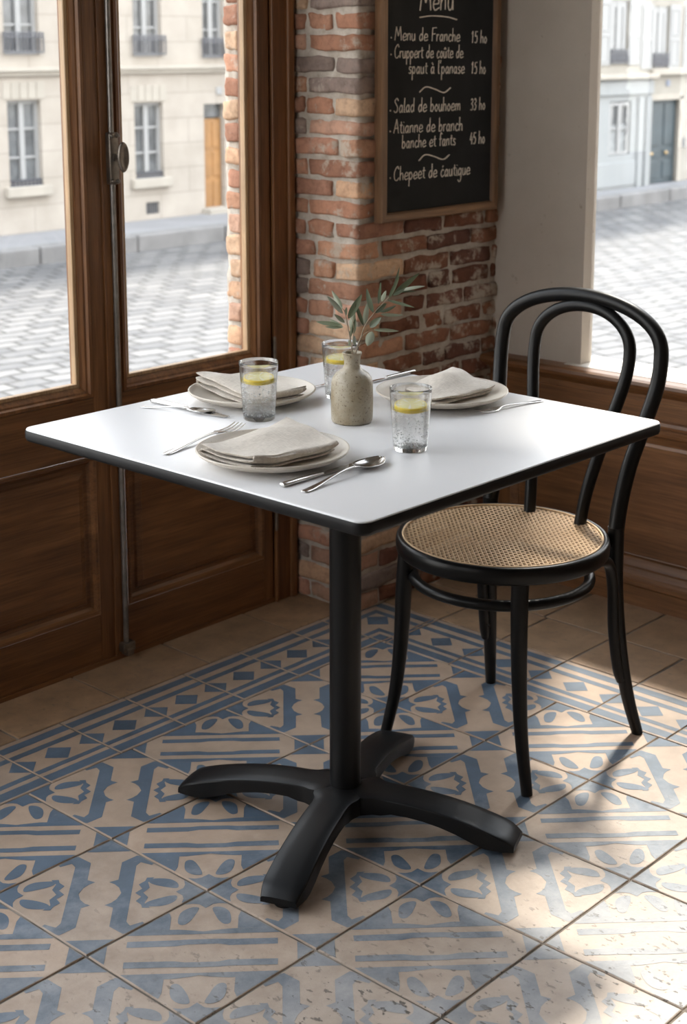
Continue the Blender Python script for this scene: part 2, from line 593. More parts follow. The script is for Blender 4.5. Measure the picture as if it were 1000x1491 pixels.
def lemon_mat():
    mt, nt, b = mat('lemon_flesh')
    c = N(nt, 'ShaderNodeTexCoord')
    sp = N(nt, 'ShaderNodeSeparateXYZ'); nt.links.new(c.outputs['Object'], sp.inputs[0])
    an = N(nt, 'ShaderNodeMath', operation='ARCTAN2'); nt.links.new(sp.outputs['Y'], an.inputs[0]); nt.links.new(sp.outputs['X'], an.inputs[1])
    mu = N(nt, 'ShaderNodeMath', operation='MULTIPLY'); nt.links.new(an.outputs[0], mu.inputs[0]); mu.inputs[1].default_value = 5
    co = N(nt, 'ShaderNodeMath', operation='COSINE'); nt.links.new(mu.outputs[0], co.inputs[0])
    r = ramp(nt, [(.80, (.84, .78, .40)), (.95, (.92, .90, .74))])
    nt.links.new(co.outputs[0], r.inputs[0])
    nt.links.new(r.outputs[0], b.inputs['Base Color'])
    b.inputs['Roughness'].default_value = .25
    b.inputs['Subsurface Weight'].default_value = .15
    b.inputs['Subsurface Radius'].default_value = (.004, .003, .001)
    return mt
M_lemon = lemon_mat()

def pane_mat():
    mt = bpy.data.materials.new('window_glass'); mt.use_nodes = True
    nt = mt.node_tree; nt.nodes.clear()
    o = N(nt, 'ShaderNodeOutputMaterial'); mx = N(nt, 'ShaderNodeMixShader')
    t = N(nt, 'ShaderNodeBsdfTransparent'); g = N(nt, 'ShaderNodeBsdfGlossy')
    lw = N(nt, 'ShaderNodeLayerWeight'); lw.inputs['Blend'].default_value = .5
    pw = N(nt, 'ShaderNodeMath', operation='POWER'); nt.links.new(lw.outputs['Facing'], pw.inputs[0]); pw.inputs[1].default_value = 5
    fr = N(nt, 'ShaderNodeMath', operation='MULTIPLY_ADD'); nt.links.new(pw.outputs[0], fr.inputs[0]); fr.inputs[1].default_value = .9; fr.inputs[2].default_value = .02
    t.inputs[0].default_value = (.985, .99, .985, 1)
    g.inputs['Roughness'].default_value = .01
    nt.links.new(fr.outputs[0], mx.inputs[0]); nt.links.new(t.outputs[0], mx.inputs[1]); nt.links.new(g.outputs[0], mx.inputs[2])
    nt.links.new(mx.outputs[0], o.inputs[0])
    return mt
M_pane = pane_mat()

# exterior
def cobble_mat():
    mt, nt, b = mat('cobble_setts')
    c = N(nt, 'ShaderNodeTexCoord')
    nd = N(nt, 'ShaderNodeTexNoise'); nd.inputs['Scale'].default_value = 2.2
    nt.links.new(c.outputs['Object'], nd.inputs['Vector'])
    vm = N(nt, 'ShaderNodeVectorMath', operation='MULTIPLY_ADD')
    nt.links.new(nd.outputs['Color'], vm.inputs[0]); vm.inputs[1].default_value = (.10, .10, 0); nt.links.new(c.outputs['Object'], vm.inputs[2])
    mp = N(nt, 'ShaderNodeMapping'); mp.inputs['Rotation'].default_value = (0, 0, .12)
    nt.links.new(vm.outputs[0], mp.inputs[0])
    br = N(nt, 'ShaderNodeTexBrick')
    br.inputs['Scale'].default_value = 1.0
    br.inputs['Brick Width'].default_value = .20
    br.inputs['Row Height'].default_value = .125
    br.inputs['Mortar Size'].default_value = .014
    br.inputs['Mortar Smooth'].default_value = .6
    br.inputs['Color1'].default_value = (.088, .088, .091, 1)
    br.inputs['Color2'].default_value = (.155, .152, .149, 1)
    br.inputs['Mortar'].default_value = (.05, .049, .048, 1)
    nt.links.new(mp.outputs[0], br.inputs['Vector'])
    n = noise_tex(nt, 9, 5)
    r = ramp(nt, [(.3, (.8, .8, .82)), (.7, (1.15, 1.13, 1.1))]); nt.links.new(n, r.inputs[0])
    col = mixc(nt, 1.0, br.outputs['Color'], r.outputs[0], 'MULTIPLY')
    nt.links.new(col, b.inputs['Base Color'])
    b.inputs['Roughness'].default_value = .7
    inv = N(nt, 'ShaderNodeMath', operation='SUBTRACT'); inv.inputs[0].default_value = 1; nt.links.new(br.outputs['Fac'], inv.inputs[1])
    bump(nt, b, inv.outputs[0], .8, .02)
    return mt
M_cobble = cobble_mat()
M_pave = simple('asphalt_pavement', (.20, .198, .203), .9, var=.08, vscale=3)
M_kerb = simple('granite_kerb', (.165, .16, .157), .85, var=.2, vscale=4)

def stone_mat(name, a, bcol, bw, rh, mort=.93):
    mt, nt, b = mat(name)
    c = N(nt, 'ShaderNodeTexCoord')
    mp = N(nt, 'ShaderNodeMapping'); mp.inputs['Rotation'].default_value = (-PI / 2, 0, 0)
    nt.links.new(c.outputs['Object'], mp.inputs[0])
    br = N(nt, 'ShaderNodeTexBrick')
    br.inputs['Scale'].default_value = 1.0
    br.inputs['Brick Width'].default_value = bw; br.inputs['Row Height'].default_value = rh
    br.inputs['Mortar Size'].default_value = .006; br.inputs['Mortar Smooth'].default_value = .5
    br.inputs['Color1'].default_value = (*a, 1); br.inputs['Color2'].default_value = (*bcol, 1)
    br.inputs['Mortar'].default_value = (*[x * mort * .8 for x in a], 1)
    nt.links.new(mp.outputs[0], br.inputs['Vector'])
    n = noise_tex(nt, 4, 5)
    r = ramp(nt, [(.3, (.86, .85, .84)), (.7, (1.06, 1.06, 1.06))]); nt.links.new(n, r.inputs[0])
    nt.links.new(mixc(nt, 1.0, br.outputs['Color'], r.outputs[0], 'MULTIPLY'), b.inputs['Base Color'])
    b.inputs['Roughness'].default_value = .9
    return mt
M_stone = stone_mat('pale_limestone', (.37, .333, .29), (.35, .315, .272), .62, .20, .95)
M_stone2 = stone_mat('cream_render', (.31, .29, .255), (.305, .286, .25), 3.0, 3.0)
M_stonetrim = simple('limestone_trim', (.35, .32, .275), .9, var=.08, vscale=6)
M_skyblock = simple('sky_block_render', (.24, .205, .165), .9, var=.1, vscale=2)  # for the added building that blocks skylight
M_white = simple('white_paint', (.29, .29, .287), .6)
M_shopwhite = simple('white_shopfront_paint', (.245, .256, .258), .6, var=.04, vscale=3)
M_extpane = simple('dark_window_pane', (.105, .110, .114), .12, var=.5, vscale=6)
M_curtain = simple('net_curtain', (.26, .27, .27), .8, var=.25, vscale=12)
M_railing = simple('railing_iron', (.085, .087, .10), .5)
M_exdoor = simple('varnished_door', (.27, .135, .045), .5, var=.25, vscale=5)
M_bluedoor = simple('grey_blue_door', (.030, .046, .055), .5, var=.15, vscale=5)
M_brass = simple('brass', (.45, .32, .16), .35, metal=1.0)
M_grille = simple('vent_iron', (.10, .10, .105), .6)
M_plaque = simple('enamel_plaque', (.17, .19, .25), .5)

# ------------------------------------------------------------------ floor
PX, PY = .2565, .2535
FX1, FY1 = .690, .515          # field corner nearest the pillar
BW_ = .205                     # border width
def clip_poly(poly, half):
    """clip polygon to |u|+|v| <= half"""
    for su in (1, -1):
        for sv in (1, -1):
            out = []
            L = len(poly)
            for i in range(L):
                p, q = poly[i], poly[(i + 1) % L]
                dp = half - (su * p[0] + sv * p[1]); dq = half - (su * q[0] + sv * q[1])
                if dp >= 0: out.append(p)
                if (dp >= 0) != (dq >= 0):
                    t = dp / (dp - dq)
                    out.append((p[0] + (q[0] - p[0]) * t, p[1] + (q[1] - p[1]) * t))
            poly = out
            if len(poly) < 3: return []
    return poly

def sm(pts, n=5):
    return [(p.x, p.y) for p in crom([(a, b_, 0) for a, b_ in pts], n, True)]

def mir(poly, fu, fv):
    q = [(u * fu, v * fv) for u, v in poly]
    return q if fu * fv > 0 else q[::-1]

# palmette: blue teardrops and the star corner, in the corner v > 0
TEAR = sm([(.045, .500), (.105, .505), (.158, .445), (.168, .335), (.125, .315), (.078, .385)])
STAR = [(0, .72), (-.11, .62), (-.15, .545), (-.085, .555), (-.045, .545), (0, .500), (.045, .545), (.085, .555), (.15, .545), (.11, .62)]
CROWN = [(0, .232), (.05, .275), (.10, .245), (.145, .285), (.185, .295), (.185, .345), (.125, .305), (.06, .322), (0, .285), (-.06, .322), (-.125, .305), (-.185, .345), (-.185, .295), (-.145, .285), (-.10, .245), (-.05, .275)]
BAR = [(-.47, .078), (-.17, .078), (-.10, .095), (.10, .095), (.17, .078), (.47, .078), (.47, .142), (.17, .142), (.10, .150), (-.10, .150), (-.17, .142), (-.47, .142)]
ENDTRI = [(.59, .15), (.80, 0), (.59, -.15)]
def patA():
    P = []
    for s in (1, -1):
        P.append(mir(BAR, 1, s))
        # blue ground of the end triangle with the palmette left out of it
        P.append(mir([(-.56, .205), (.56, .205), (.45, .262), (.16, .262), (.06, .245), (0, .232), (-.06, .245), (-.16, .262), (-.45, .262)], 1, s))
        P.append(mir([(.215, .262), (.47, .262), (.30, .42), (.235, .47), (.215, .40)], 1, s))
        P.append(mir([(-.215, .262), (-.215, .40), (-.235, .47), (-.30, .42), (-.47, .262)], 1, s))
        P.append(mir(TEAR, 1, s)); P.append(mir(TEAR, -1, s)); P.append(mir(STAR, 1, s))
        P.append(mir(ENDTRI, s, 1))
    return P
def patB():
    P = []
    for s in (1, -1):
        # upright bars with flared feet
        P.append(mir([(.105, -.39), (.20, -.475), (.36, -.41), (.31, -.345), (.235, -.385), (.208, -.34), (.208, .34), (.235, .385), (.31, .345), (.36, .41), (.20, .475), (.105, .39),
                      (.103, .17), (.045, .140), (.085, .112), (.118, .07), (.140, 0), (.118, -.07), (.085, -.112), (.045, -.140), (.103, -.17)], s, 1))
        P.append([(-.17 * s, .535 * s), (.17 * s, .535 * s), (0, .80 * s)])
        sw = lambda poly: [(v * s, u) for u, v in poly]
        P.append(sw(TEAR)); P.append(sw(mir(TEAR, -1, 1))); P.append(sw(STAR)); P.append(sw(CROWN))
    return P
PA, PB = patA(), patB()

def build_floor():
    bm = bmesh.new()
    tint = bm.loops.layers.float_color.new('tint')
    def paint(f, c):
        for l in f.loops: l[tint] = c
    def slab(x0, x1, y0, y1, mi, c, gap=.0022):
        g = gap
        jit = lambda: random.uniform(-.0008, .0008)
        r = .0016
        zt = random.uniform(-.0006, .0004)
        nseg = 7
        ring_t, ring_m, ring_b = [], [], []
        edge = []
        cs = [(x0 + g, y0 + g), (x1 - g, y0 + g), (x1 - g, y1 - g), (x0 + g, y1 - g)]
        for k in range(4):
            p, q = cs[k], cs[(k + 1) % 4]
            for i in range(nseg):
                t = i / nseg
                j = .0009 * nz((p[0] + (q[0] - p[0]) * t, p[1] + (q[1] - p[1]) * t, 3.3), 60)
                edge.append((p[0] + (q[0] - p[0]) * t + (j if k % 2 else 0), p[1] + (q[1] - p[1]) * t + (0 if k % 2 else j)))
        cx, cy = (x0 + x1) / 2, (y0 + y1) / 2
        def rg(inset, z):
            out = []
            for (x, y) in edge:
                sxx = max(0.0, abs(x - cx) - inset) * (1 if x > cx else -1); syy = max(0.0, abs(y - cy) - inset) * (1 if y > cy else -1)
                out.append(bm.verts.new((cx + sxx, cy + syy, z)))
            return out
        rows = [rg(0, -.006), rg(0, zt - r), rg(r * .4, zt - r * .3), rg(r * 1.3, zt)]
        n0 = len(bm.faces)
        fs = []
        for i in range(3):
            for j in range(len(edge)):
                a, b_ = rows[i], rows[i + 1]
                fs.append(bm.faces.new((a[j], a[(j + 1) % len(edge)], b_[(j + 1) % len(edge)], b_[j])))
        fs.append(bm.faces.new(rows[3]))
        for f in fs:
            f.material_index = mi; paint(f, c)
        return zt
    def inlay(poly, z, c):
        if len(poly) < 3: return
        vs_ = [bm.verts.new((x, y, z)) for x, y in poly]
        try:
            f = bm.faces.new(vs_)
        except ValueError:
            return
        f.normal_update()
        if f.normal.z < 0: f.normal_flip()
        f.material_index = 1; paint(f, c)
    def tintc(v=.10):
        k = 1 + random.uniform(-v, v); w = random.uniform(-.03, .03)
        return (k * (1 + w), k, k * (1 - w), 1)
    # patterned field
    X0, Y0 = -2.2, -2.35
    i = 0
    while FX1 - PX * i > X0:
        j = 0
        while FY1 - PY * j > Y0:
            x1 = FX1 - PX * i; x0 = x1 - PX; y1 = FY1 - PY * j; y0 = y1 - PY
            tc_ = tintc()
            zt = slab(x0, x1, y0, y1, 0, tc_)
            cx, cy = (x0 + x1) / 2, (y0 + y1) / 2
            kz = 0
            for poly in (PA if (i + j) % 2 == 0 else PB):
                q = clip_poly(list(poly), .7071 - .021)
                pts = []
                for u, v in q:
                    lx, ly = (u + v) * .70711, (v - u) * .70711
                    w1 = .004 * nz((cx + lx, cy + ly, 1.0), 9); w2 = .004 * nz((cx + lx, cy + ly, 7.0), 9)
                    pts.append((cx + (lx + w1) * PX, cy + (ly + w2) * PY))
                kz += 1; inlay(pts, zt + .00030 + .000012 * kz, tintc(.05))
            j += 1
        i += 1
    # border band (runs along both walls) : lines across the band measured from its outer edge
    lines = [(.016, .040), (.058, .075), (.145, .160), (.172, .198)]
    def band(M, s0, s1, pitch, s_first, w):
        s = s_first
        while s < s1 - 1e-6:
            e = min(s + pitch, s1)
            b0 = max(s, s0)
            tc_ = tintc(.08)
            a = M(b0, 0); c_ = M(e, w)
            zt = slab(min(a[0], c_[0]), max(a[0], c_[0]), min(a[1], c_[1]), max(a[1], c_[1]), 0, tc_, .0018)
            for l0, l1 in lines:
                pts = []
                K = 6
                for k in range(K + 1):
                    t = b0 + .003 + (e - b0 - .006) * k / K
                    pts.append(M(t, l0 + .0012 * nz((t, l0, 0), 30)))
                for k in range(K, -1, -1):
                    t = b0 + .003 + (e - b0 - .006) * k / K
                    pts.append(M(t, l1 + .0012 * nz((t, l1, 5), 30)))
                inlay(pts, zt + .00035, tintc(.06))
            cm = .110
            def clipx(pp):
                return [(min(max(u, b0 + .003), e - .003), v) for u, v in pp]
            hd = .033
            mid = (s + min(s + pitch, s1 + 1)) / 2
            for ctr in (s, s + pitch / 2, s + pitch):
                d4 = [(ctr - hd, cm), (ctr, cm - hd), (ctr + hd, cm), (ctr, cm + hd)]
                if ctr + hd < b0 + .004 or ctr - hd > e - .004: continue
                out = []
                for (lim, sg) in ((b0 + .003, 1), (e - .003, -1)):
                    res = []
                    for k in range(len(d4)):
                        p, q = d4[k], d4[(k + 1) % len(d4)]
                        dp, dq = sg * (p[0] - lim), sg * (q[0] - lim)
                        if dp >= 0: res.append(p)
                        if (dp >= 0) != (dq >= 0):
                            t = dp / (dp - dq); res.append((p[0] + (q[0] - p[0]) * t, p[1] + (q[1] - p[1]) * t))
                    d4 = res
                    if len(d4) < 3: break
                if len(d4) >= 3:
                    inlay([M(u, v) for u, v in d4], zt + .00035, tintc(.06))
            s = e
    ML = lambda s, w: (s, FY1 + BW_ - w)
    MR = lambda s, w: (FX1 + BW_ - w, s)
    band(ML, -2.2, FX1, .1725, -.105 - .1725 * 12 - .0, BW_)
    band(MR, -2.2, FY1, .191, .121 - .191 * 12, BW_)
    # corner block of the border: mitred lines
    tc_ = tintc(.08)
    zt = slab(FX1, FX1 + BW_, FY1, FY1 + BW_, 0, tc_, .0018)
    xo, yo = FX1 + BW_, FY1 + BW_
    for l0, l1 in lines:
        inlay([(FX1 + .003, yo - l0), (xo - l0, yo - l0), (xo - l1, yo - l1), (FX1 + .003, yo - l1)], zt + .00035, tc_)
        inlay([(xo - l0, FY1 + .003), (xo - l0, yo - l0), (xo - l1, yo - l1), (xo - l1, FY1 + .003)], zt + .00035, tc_)
    inlay([(xo - .110 - .036, yo - .110 + .0), (xo - .110, yo - .110 - .036), (xo - .110 + .036, yo - .110), (xo - .110, yo - .110 + .036)], zt + .0004, tc_)
    # terracotta tiles along the left wall
    s = .059 - .2675 * 9
    while s < 1.2:
        e = s + .2675
        slab(s, min(e, .80 if s < .75 else 1.33), FY1 + BW_, .93, 2, tintc(.14), .003)
        s = e
    # terracotta tiles along the right wall: two staggered columns
    s = -2.4
    xo = FX1 + BW_
    ys = [.121 + .191 * k for k in range(-13, 6)]
    for k in range(len(ys) - 1):
        slab(xo, 1.087, ys[k], ys[k + 1], 2, tintc(.14), .003)
    ys = [.108 + .215 * k for k in range(-12, 6)]
    for k in range(len(ys) - 1):
        slab(1.087, 1.345, ys[k], ys[k + 1], 2, tintc(.14), .003)
    # bed of grout
    n0 = len(bm.verts)
    r = bmesh.ops.create_grid(bm, x_segments=4, y_segments=4, size=1)
    for v in r['verts']:
        v.co = Vector((-.44 + v.co.x * 1.86, -.73 + v.co.y * 1.68, -.0026))
    for f in set(f for v in r['verts'] for f in v.link_faces):
        f.material_index = 3; paint(f, (1, 1, 1, 1))
    r = bmesh.ops.create_cube(bm, size=1)
    for v in r['verts']:
        v.co = Vector((-.44 + v.co.x * 3.72, -.73 + v.co.y * 3.36, -.05 + v.co.z * .07 - .0 if v.co.z < 0 else -.012))
    for f in set(f for v in r['verts'] for f in v.link_faces):
        f.material_index = 3; paint(f, (1, 1, 1, 1))
    me = bpy.data.meshes.new('floor')
    bm.to_mesh(me); bm.free()
    for mt in (M_tile, M_blue, M_terra, M_grout): me.materials.append(mt)
    o = bpy.data.objects.new('floor', me); COL.objects.link(o)
    o['kind'] = 'structure'
    o['label'] = 'worn blue and beige patterned cement tile floor with terracotta edge'
build_floor()

# ------------------------------------------------------------------ room shell
RX0, RY0, RZ1 = -2.3, -2.4, 2.9       # behind the camera, ceiling
XR = 1.33
YL = .89
# ceiling and the two walls behind the camera
bm = bmesh.new(); bx(bm, RX0 - .1, 1.43, RY0 - .1, 1.0, RZ1, RZ1 + .12)
struct('ceiling', bm, M_ceiling)
MK_ = lambda a, z, d: Vector((RX0 - d, a, z))
bm = bmesh.new(); holed(bm, MK_, (RY0 - .1, 1.0, 0, RZ1), [(-.15, .80, .95, 2.6)], .12)
struct('wall_back', bm, M_roomwall)
bm = bmesh.new(); ringsweep(bm, MK_, (-.15, .80, .95, 2.6), [(0, .10), (0, .02), (.05, .02), (.05, .08), (0, .10)], cap=False)
w3 = struct('added_window_3', bm, M_woodz)  # window added behind the camera as fill from the left
bm = bmesh.new(); bx(bm, RX0 - .052, RX0 - .048, -.11, .76, .99, 2.56)
obj('pane', bm, M_pane, w3)
bm = bmesh.new(); bx(bm, RX0, 1.43, RY0 - .12, RY0, 0, RZ1)
struct('wall_front', bm, M_roomwall)
# left wall: lintel over the casements and the piece further along
ML_ = lambda a, z, d: Vector((a, YL + d, z))
bm = bmesh.new()
holed(bm, ML_, (RX0, .80, 0, RZ1), [(-.34, .766, -.01, 2.30), (-1.95, -.48, .30, 2.60)], .10)
struct('wall_left', bm, M_roomwall)
# right wall: plaster pier beside the brick and lintel, opening above the wainscot
MR_ = lambda a, z, d: Vector((XR + d, a, z))
bm = bmesh.new()
holed(bm, MR_, (RY0, .72, 0, RZ1), [(-.50, .40, .575, 2.66)], .048)
struct('wall_right', bm, M_plaster)

# ------------------------------------------------------------------ brick pillar
def brickwork(bm, tint, x0, x1, y0, y1, z0, z1, rnd, faces, pitch=.0492, joint=.0095, blen=.165, bwid=.078):
    """bricks laid round the corner (x0,y0): faces 'L' = plane x0, 'R' = plane y0"""
    pal = [(.40, .215, .135), (.33, .165, .105), (.46, .285, .18), (.41, .24, .17), (.29, .145, .095), (.48, .32, .21), (.22, .165, .14), (.36, .185, .125), (.44, .27, .19), (.38, .20, .13)]
    pal_shaded = [(.205, .085, .050), (.17, .068, .042), (.24, .11, .066), (.15, .066, .046), (.22, .098, .058)]  # darker palette for the R face: its shade is put into the colour
    def one(ax0, ax1, ay0, ay1, az0, az1, shaded=False):
        if ax1 - ax0 < .012 or ay1 - ay0 < .012: return
        c = rnd.choice(pal); k = rnd.uniform(.82, 1.15) * 1.12
        if shaded: c = rnd.choice(pal_shaded); k = rnd.uniform(.8, 1.15)
        col = (c[0] * k, c[1] * k, c[2] * k, 1)
        t = bmesh.new()
        r = bmesh.ops.create_cube(t, size=1)
        dx, dy, dz = ax1 - ax0, ay1 - ay0, az1 - az0
        seed = rnd.uniform(0, 99)
        pr = rnd.uniform(-.003, .003)
        bmesh.ops.subdivide_edges(t, edges=t.edges[:], cuts=5, use_grid_fill=True)
        rot = rnd.uniform(-.012, .012)
        for v in t.verts:
            p = v.co * 2
            # rounded box
            q = Vector((p.x * dx / 2, p.y * dy / 2, p.z * dz / 2))
            rr = .0065
            inn = Vector((max(-dx / 2 + rr, min(dx / 2 - rr, q.x)), max(-dy / 2 + rr, min(dy / 2 - rr, q.y)), max(-dz / 2 + rr, min(dz / 2 - rr, q.z))))
            d = q - inn
            if d.length > 1e-9:
                q = inn + d.normalized() * rr
            w = Vector((q.x + (ax0 + ax1) / 2 + pr, q.y + (ay0 + ay1) / 2 + pr, q.z + (az0 + az1) / 2 + q.x * rot))
            nn = noise.noise_vector(w * 60 + Vector((seed, 0, 0))) * .0032 + noise.noise_vector(w * 17 + Vector((0, seed, 0))) * .0062
            v.co = w + nn
        mp = {}
        for v in t.verts: mp[v] = bm.verts.new(v.co)
        for f in t.faces:
            g = bm.faces.new([mp[v] for v in f.verts])
            g.material_index = 0
            for l in g.loops: l[tint] = col
        t.free()
    n = int((z1 - z0) / pitch)
    for i in range(n):
        az0 = z0 + i * pitch + rnd.uniform(-.0015, .0015); az1 = az0 + pitch - joint + rnd.uniform(-.002, .002)
        odd = i % 2
        cl, cw = (blen, bwid) if not odd else (bwid, blen)
        # corner brick: along y = cl on the L face, along x = cw on the R face
        if rnd.random() < .25: cl *= rnd.uniform(.75, 1)
        cy = min(y0 + cl, y1); cx = min(x0 + cw, x1)
        one(x0, cx, y0, cy, az0, az1)
        if 'L' in faces:
            y = cy + joint
            while y < y1 - .012:
                L = blen if rnd.random() < .6 else bwid
                L *= rnd.uniform(.85, 1.1)
                e = min(y + L, y1)
                one(x0, x0 + .06, y, e, az0, az1)
                y = e + joint * rnd.uniform(.8, 1.3)
        if 'R' in faces:
            x = cx + joint
            while x < x1 - .012:
                L = blen if rnd.random() < .6 else bwid
                L *= rnd.uniform(.85, 1.1)
                e = min(x + L, x1)
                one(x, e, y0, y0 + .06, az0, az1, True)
                x = e + joint * rnd.uniform(.8, 1.3)

def mortar_core(bm, tint, x0, x1, y0, y1, z0, z1, d=.0075):
    """recessed rough mortar body"""
    xs0, ys0 = x0 + d, y0 + d
    nzv = int((z1 - z0) / .02)
    rows = []
    for k in range(nzv + 1):
        z = z0 + (z1 - z0) * k / nzv
        row = []
        pts = []
        ny = max(2, int((y1 - ys0) / .015)); nx = max(2, int((x1 - xs0) / .015))
        for a in range(ny): pts.append((xs0, y1 + (ys0 - y1) * a / ny, 0))
        for a in range(nx + 1): pts.append((xs0 + (x1 - xs0) * a / nx, ys0, 1))
        for x, y, s in pts:
            e = .005 * nz((x, y, z), 26) + .0035 * nz((x, y, z), 90)
            row.append(bm.verts.new((x + (e if s == 0 else 0), y + (e if s == 1 else 0), z)))
        row.append(bm.verts.new((x1, y1, z)))
        rows.append(row)
    n0 = set(bm.faces)
    grid_faces(bm, rows, close_u=True, mat=1)
    for f in set(bm.faces) - n0:
        for l in f.loops: l[tint] = (1, 1, 1, 1)

rnd = random.Random(5)
bm = bmesh.new(); tl = bm.loops.layers.float_color.new('tint')
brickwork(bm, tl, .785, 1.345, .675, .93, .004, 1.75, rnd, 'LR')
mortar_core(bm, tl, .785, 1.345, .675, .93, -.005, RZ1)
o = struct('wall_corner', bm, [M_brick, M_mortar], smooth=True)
o['label'] = 'weathered red brick pillar between window and plaster wall'
rnd = random.Random(9)
bm = bmesh.new(); tl = bm.loops.layers.float_color.new('tint')
brickwork(bm, tl, .655, .79, .945, 1.00, -.10, 1.95, rnd, 'LR', pitch=.055, blen=.10, bwid=.05)
mortar_core(bm, tl, .655, 1.45, .945, 1.00, -.12, RZ1)
o = struct('wall_outer', bm, [M_brick, M_mortar], smooth=True)
o['label'] = 'red brick jamb outside the glass'

# ------------------------------------------------------------------ left casements
WOODS = [M_woodz, M_woodx]
def leaf(name, x0, x1, g0, g1, label, gz0=.66, gz1=2.18, pz0=.125, pz1=.50):
    """one French-window leaf: stiles, rails, panel below, glass above"""
    z0, z1 = .012, 2.285
    dep = .042
    root = empty(name, ((x0 + x1) / 2, YL, 0), label, None)
    root['kind'] = 'structure'
    ox = (x0 + x1) / 2
    M_ = lambda a, z, d: Vector((a - ox, d, z))
    for a, b_ in ((x0, g0 - .029 + .0), (g1 + .029, x1)):
        if b_ - a < .004:
            continue
        bm = bmesh.new(); bx(bm, a - ox, b_ - ox, 0, dep, z0, z1, .0025)
        obj('stile', bm, M_woodz, root)
    a, b_ = max(x0 + .003, g0 - .029), min(x1 - .003, g1 + .029)
    for (r0, r1) in ((z0, pz0), (pz1, gz0 - .029), (gz1 + .029, z1)):
        bm = bmesh.new(); bx(bm, a - ox, b_ - ox, .0006, dep, r0, r1, .0015)
        obj('rail', bm, M_woodx, root)
    # glazing moulding: ogee stepping back to the glass
    prof = [(0, .0008), (.003, -.004), (.010, -.004), (.013, .003), (.017, .004), (.023, .010), (.026, .012), (.0265, .016), (.029, .016), (.029, .030)]
    bm = bmesh.new()
    ringsweep(bm, M_, (a, b_, gz0 - .029, gz1 + .029), prof, cap=False)
    obj('glazing_moulding', bm, M_woodz, root)
    bm = bmesh.new()
    ringsweep(bm, M_, (a, b_, gz0 - .029, gz1 + .029), [(.0262, .030), (.0262, .0145), (.0275, .0135), (.0335, .0150), (.0345, .0165), (.0345, .030)], cap=False)
    obj('glazing_bead', bm, M_bead, root)
    bm = bmesh.new(); bx(bm, a + .024 - ox, b_ - .024 - ox, .024, .027, gz0 - .005, gz1 + .005)
    obj('pane', bm, M_pane, root)
    # outside putty rebate
    bm = bmesh.new()
    ringsweep(bm, M_, (a, b_, gz0 - .029, gz1 + .029), [(.029, .028), (.029, dep), (0, dep)], cap=False)
    obj('rebate', bm, M_woodz, root)
    # raised and fielded panel
    bm = bmesh.new()
    ringsweep(bm, M_, (a, b_, pz0, pz1), [(0, .001), (.003, -.003), (.009, -.002), (.013, .007), (.020, .011), (.030, .011), (.034, .006), (.048, .003), (.050, .0035)])
    bm2 = obj('panel', bm, M_woodx, root)
    return root, ox

d1, ox1 = leaf('door_1', -.268, .2245, -.165, .118, 'left leaf of the wooden French window, showing one stile')
d2, ox2 = leaf('door_2', .2255, .703, .2475, .640, 'right leaf of the wooden French window beside the brick pillar')
# cover strip over the meeting stiles, carried by the left leaf
bm = bmesh.new(); bx(bm, .186 - ox1, .2245 - ox1, -.005, .002, .012, 2.285, .002)
obj('cover_strip', bm, M_woodz, d1)
# bolt rod with case and oval knob, on the cover strip
bm = bmesh.new()
tube(bm, [(.2095 - ox1, -.011, .012), (.2095 - ox1, -.011, 1.10)], .0062, n=1, seg=12)
tube(bm, [(.2095 - ox1, -.011, 1.205), (.2095 - ox1, -.011, 2.27)], .0062, n=1, seg=12)
rod = obj('bolt_rod', bm, M_rod, d1, smooth=True, angle=40)
tag(rod, 'grey steel bolt rod')
bm = bmesh.new()
bx(bm, .1985 - ox1, .2245 - ox1, -.020, -.001, 1.100, 1.212, .004, seg=3)
for zc, s in ((1.205, 1), (1.107, -1)):
    for dxx in (-.007, .007):
        bmesh.ops.create_icosphere(bm, subdivisions=2, radius=.0055, matrix=Matrix.Translation((.2115 + dxx - ox1, -.0195, zc)))
bmesh.ops.create_cone(bm, cap_ends=True, segments=20, radius1=.0085, radius2=.0085, depth=.006, matrix=Matrix.Translation((.2130 - ox1, -.022, 1.158)) @ Matrix.Rotation(PI / 2, 4, 'X'))
case = obj('bolt_case', bm, M_oldmetal, d1, smooth=True, angle=35)
bm = bmesh.new()
tube(bm, [(.2130 - ox1, -.020, 1.158), (.2130 - ox1, -.040, 1.160)], .0050, n=1, seg=14)
obj('spindle', bm, M_oldmetal, case, smooth=True, angle=40)
bm = bmesh.new()
rows = []
seg = 36
for off, s in ((0, 0), (0, .55), (.0012, .8), (.003, .93), (.006, 1.0), (.009, .95), (.0105, .84), (.0085, .6), (.007, .3), (.0065, 0)):
    if s == 0:
        v = bm.verts.new((.2130 - ox1, -.040 - off, 1.160)); rows.append([v] * seg)
    else:
        rows.append([bm.verts.new((.2130 - ox1 + .0150 * s * math.cos(2 * PI * k / seg), -.040 - off, 1.160 + .0330 * s * math.sin(2 * PI * k / seg))) for k in range(seg)])
grid_faces(bm, rows, close_u=True)
kn = obj('oval_knob', bm, M_oldmetal, case, smooth=True)
bm = bmesh.new()
bx(bm, .193 - ox1, .227 - ox1, -.024, .0, .022, .044, .003)
bx(bm, .200 - ox1, .219 - ox1, -.028, -.001, .014, .030, .002)
obj('bolt_guide', bm, M_oldmetal, d1)
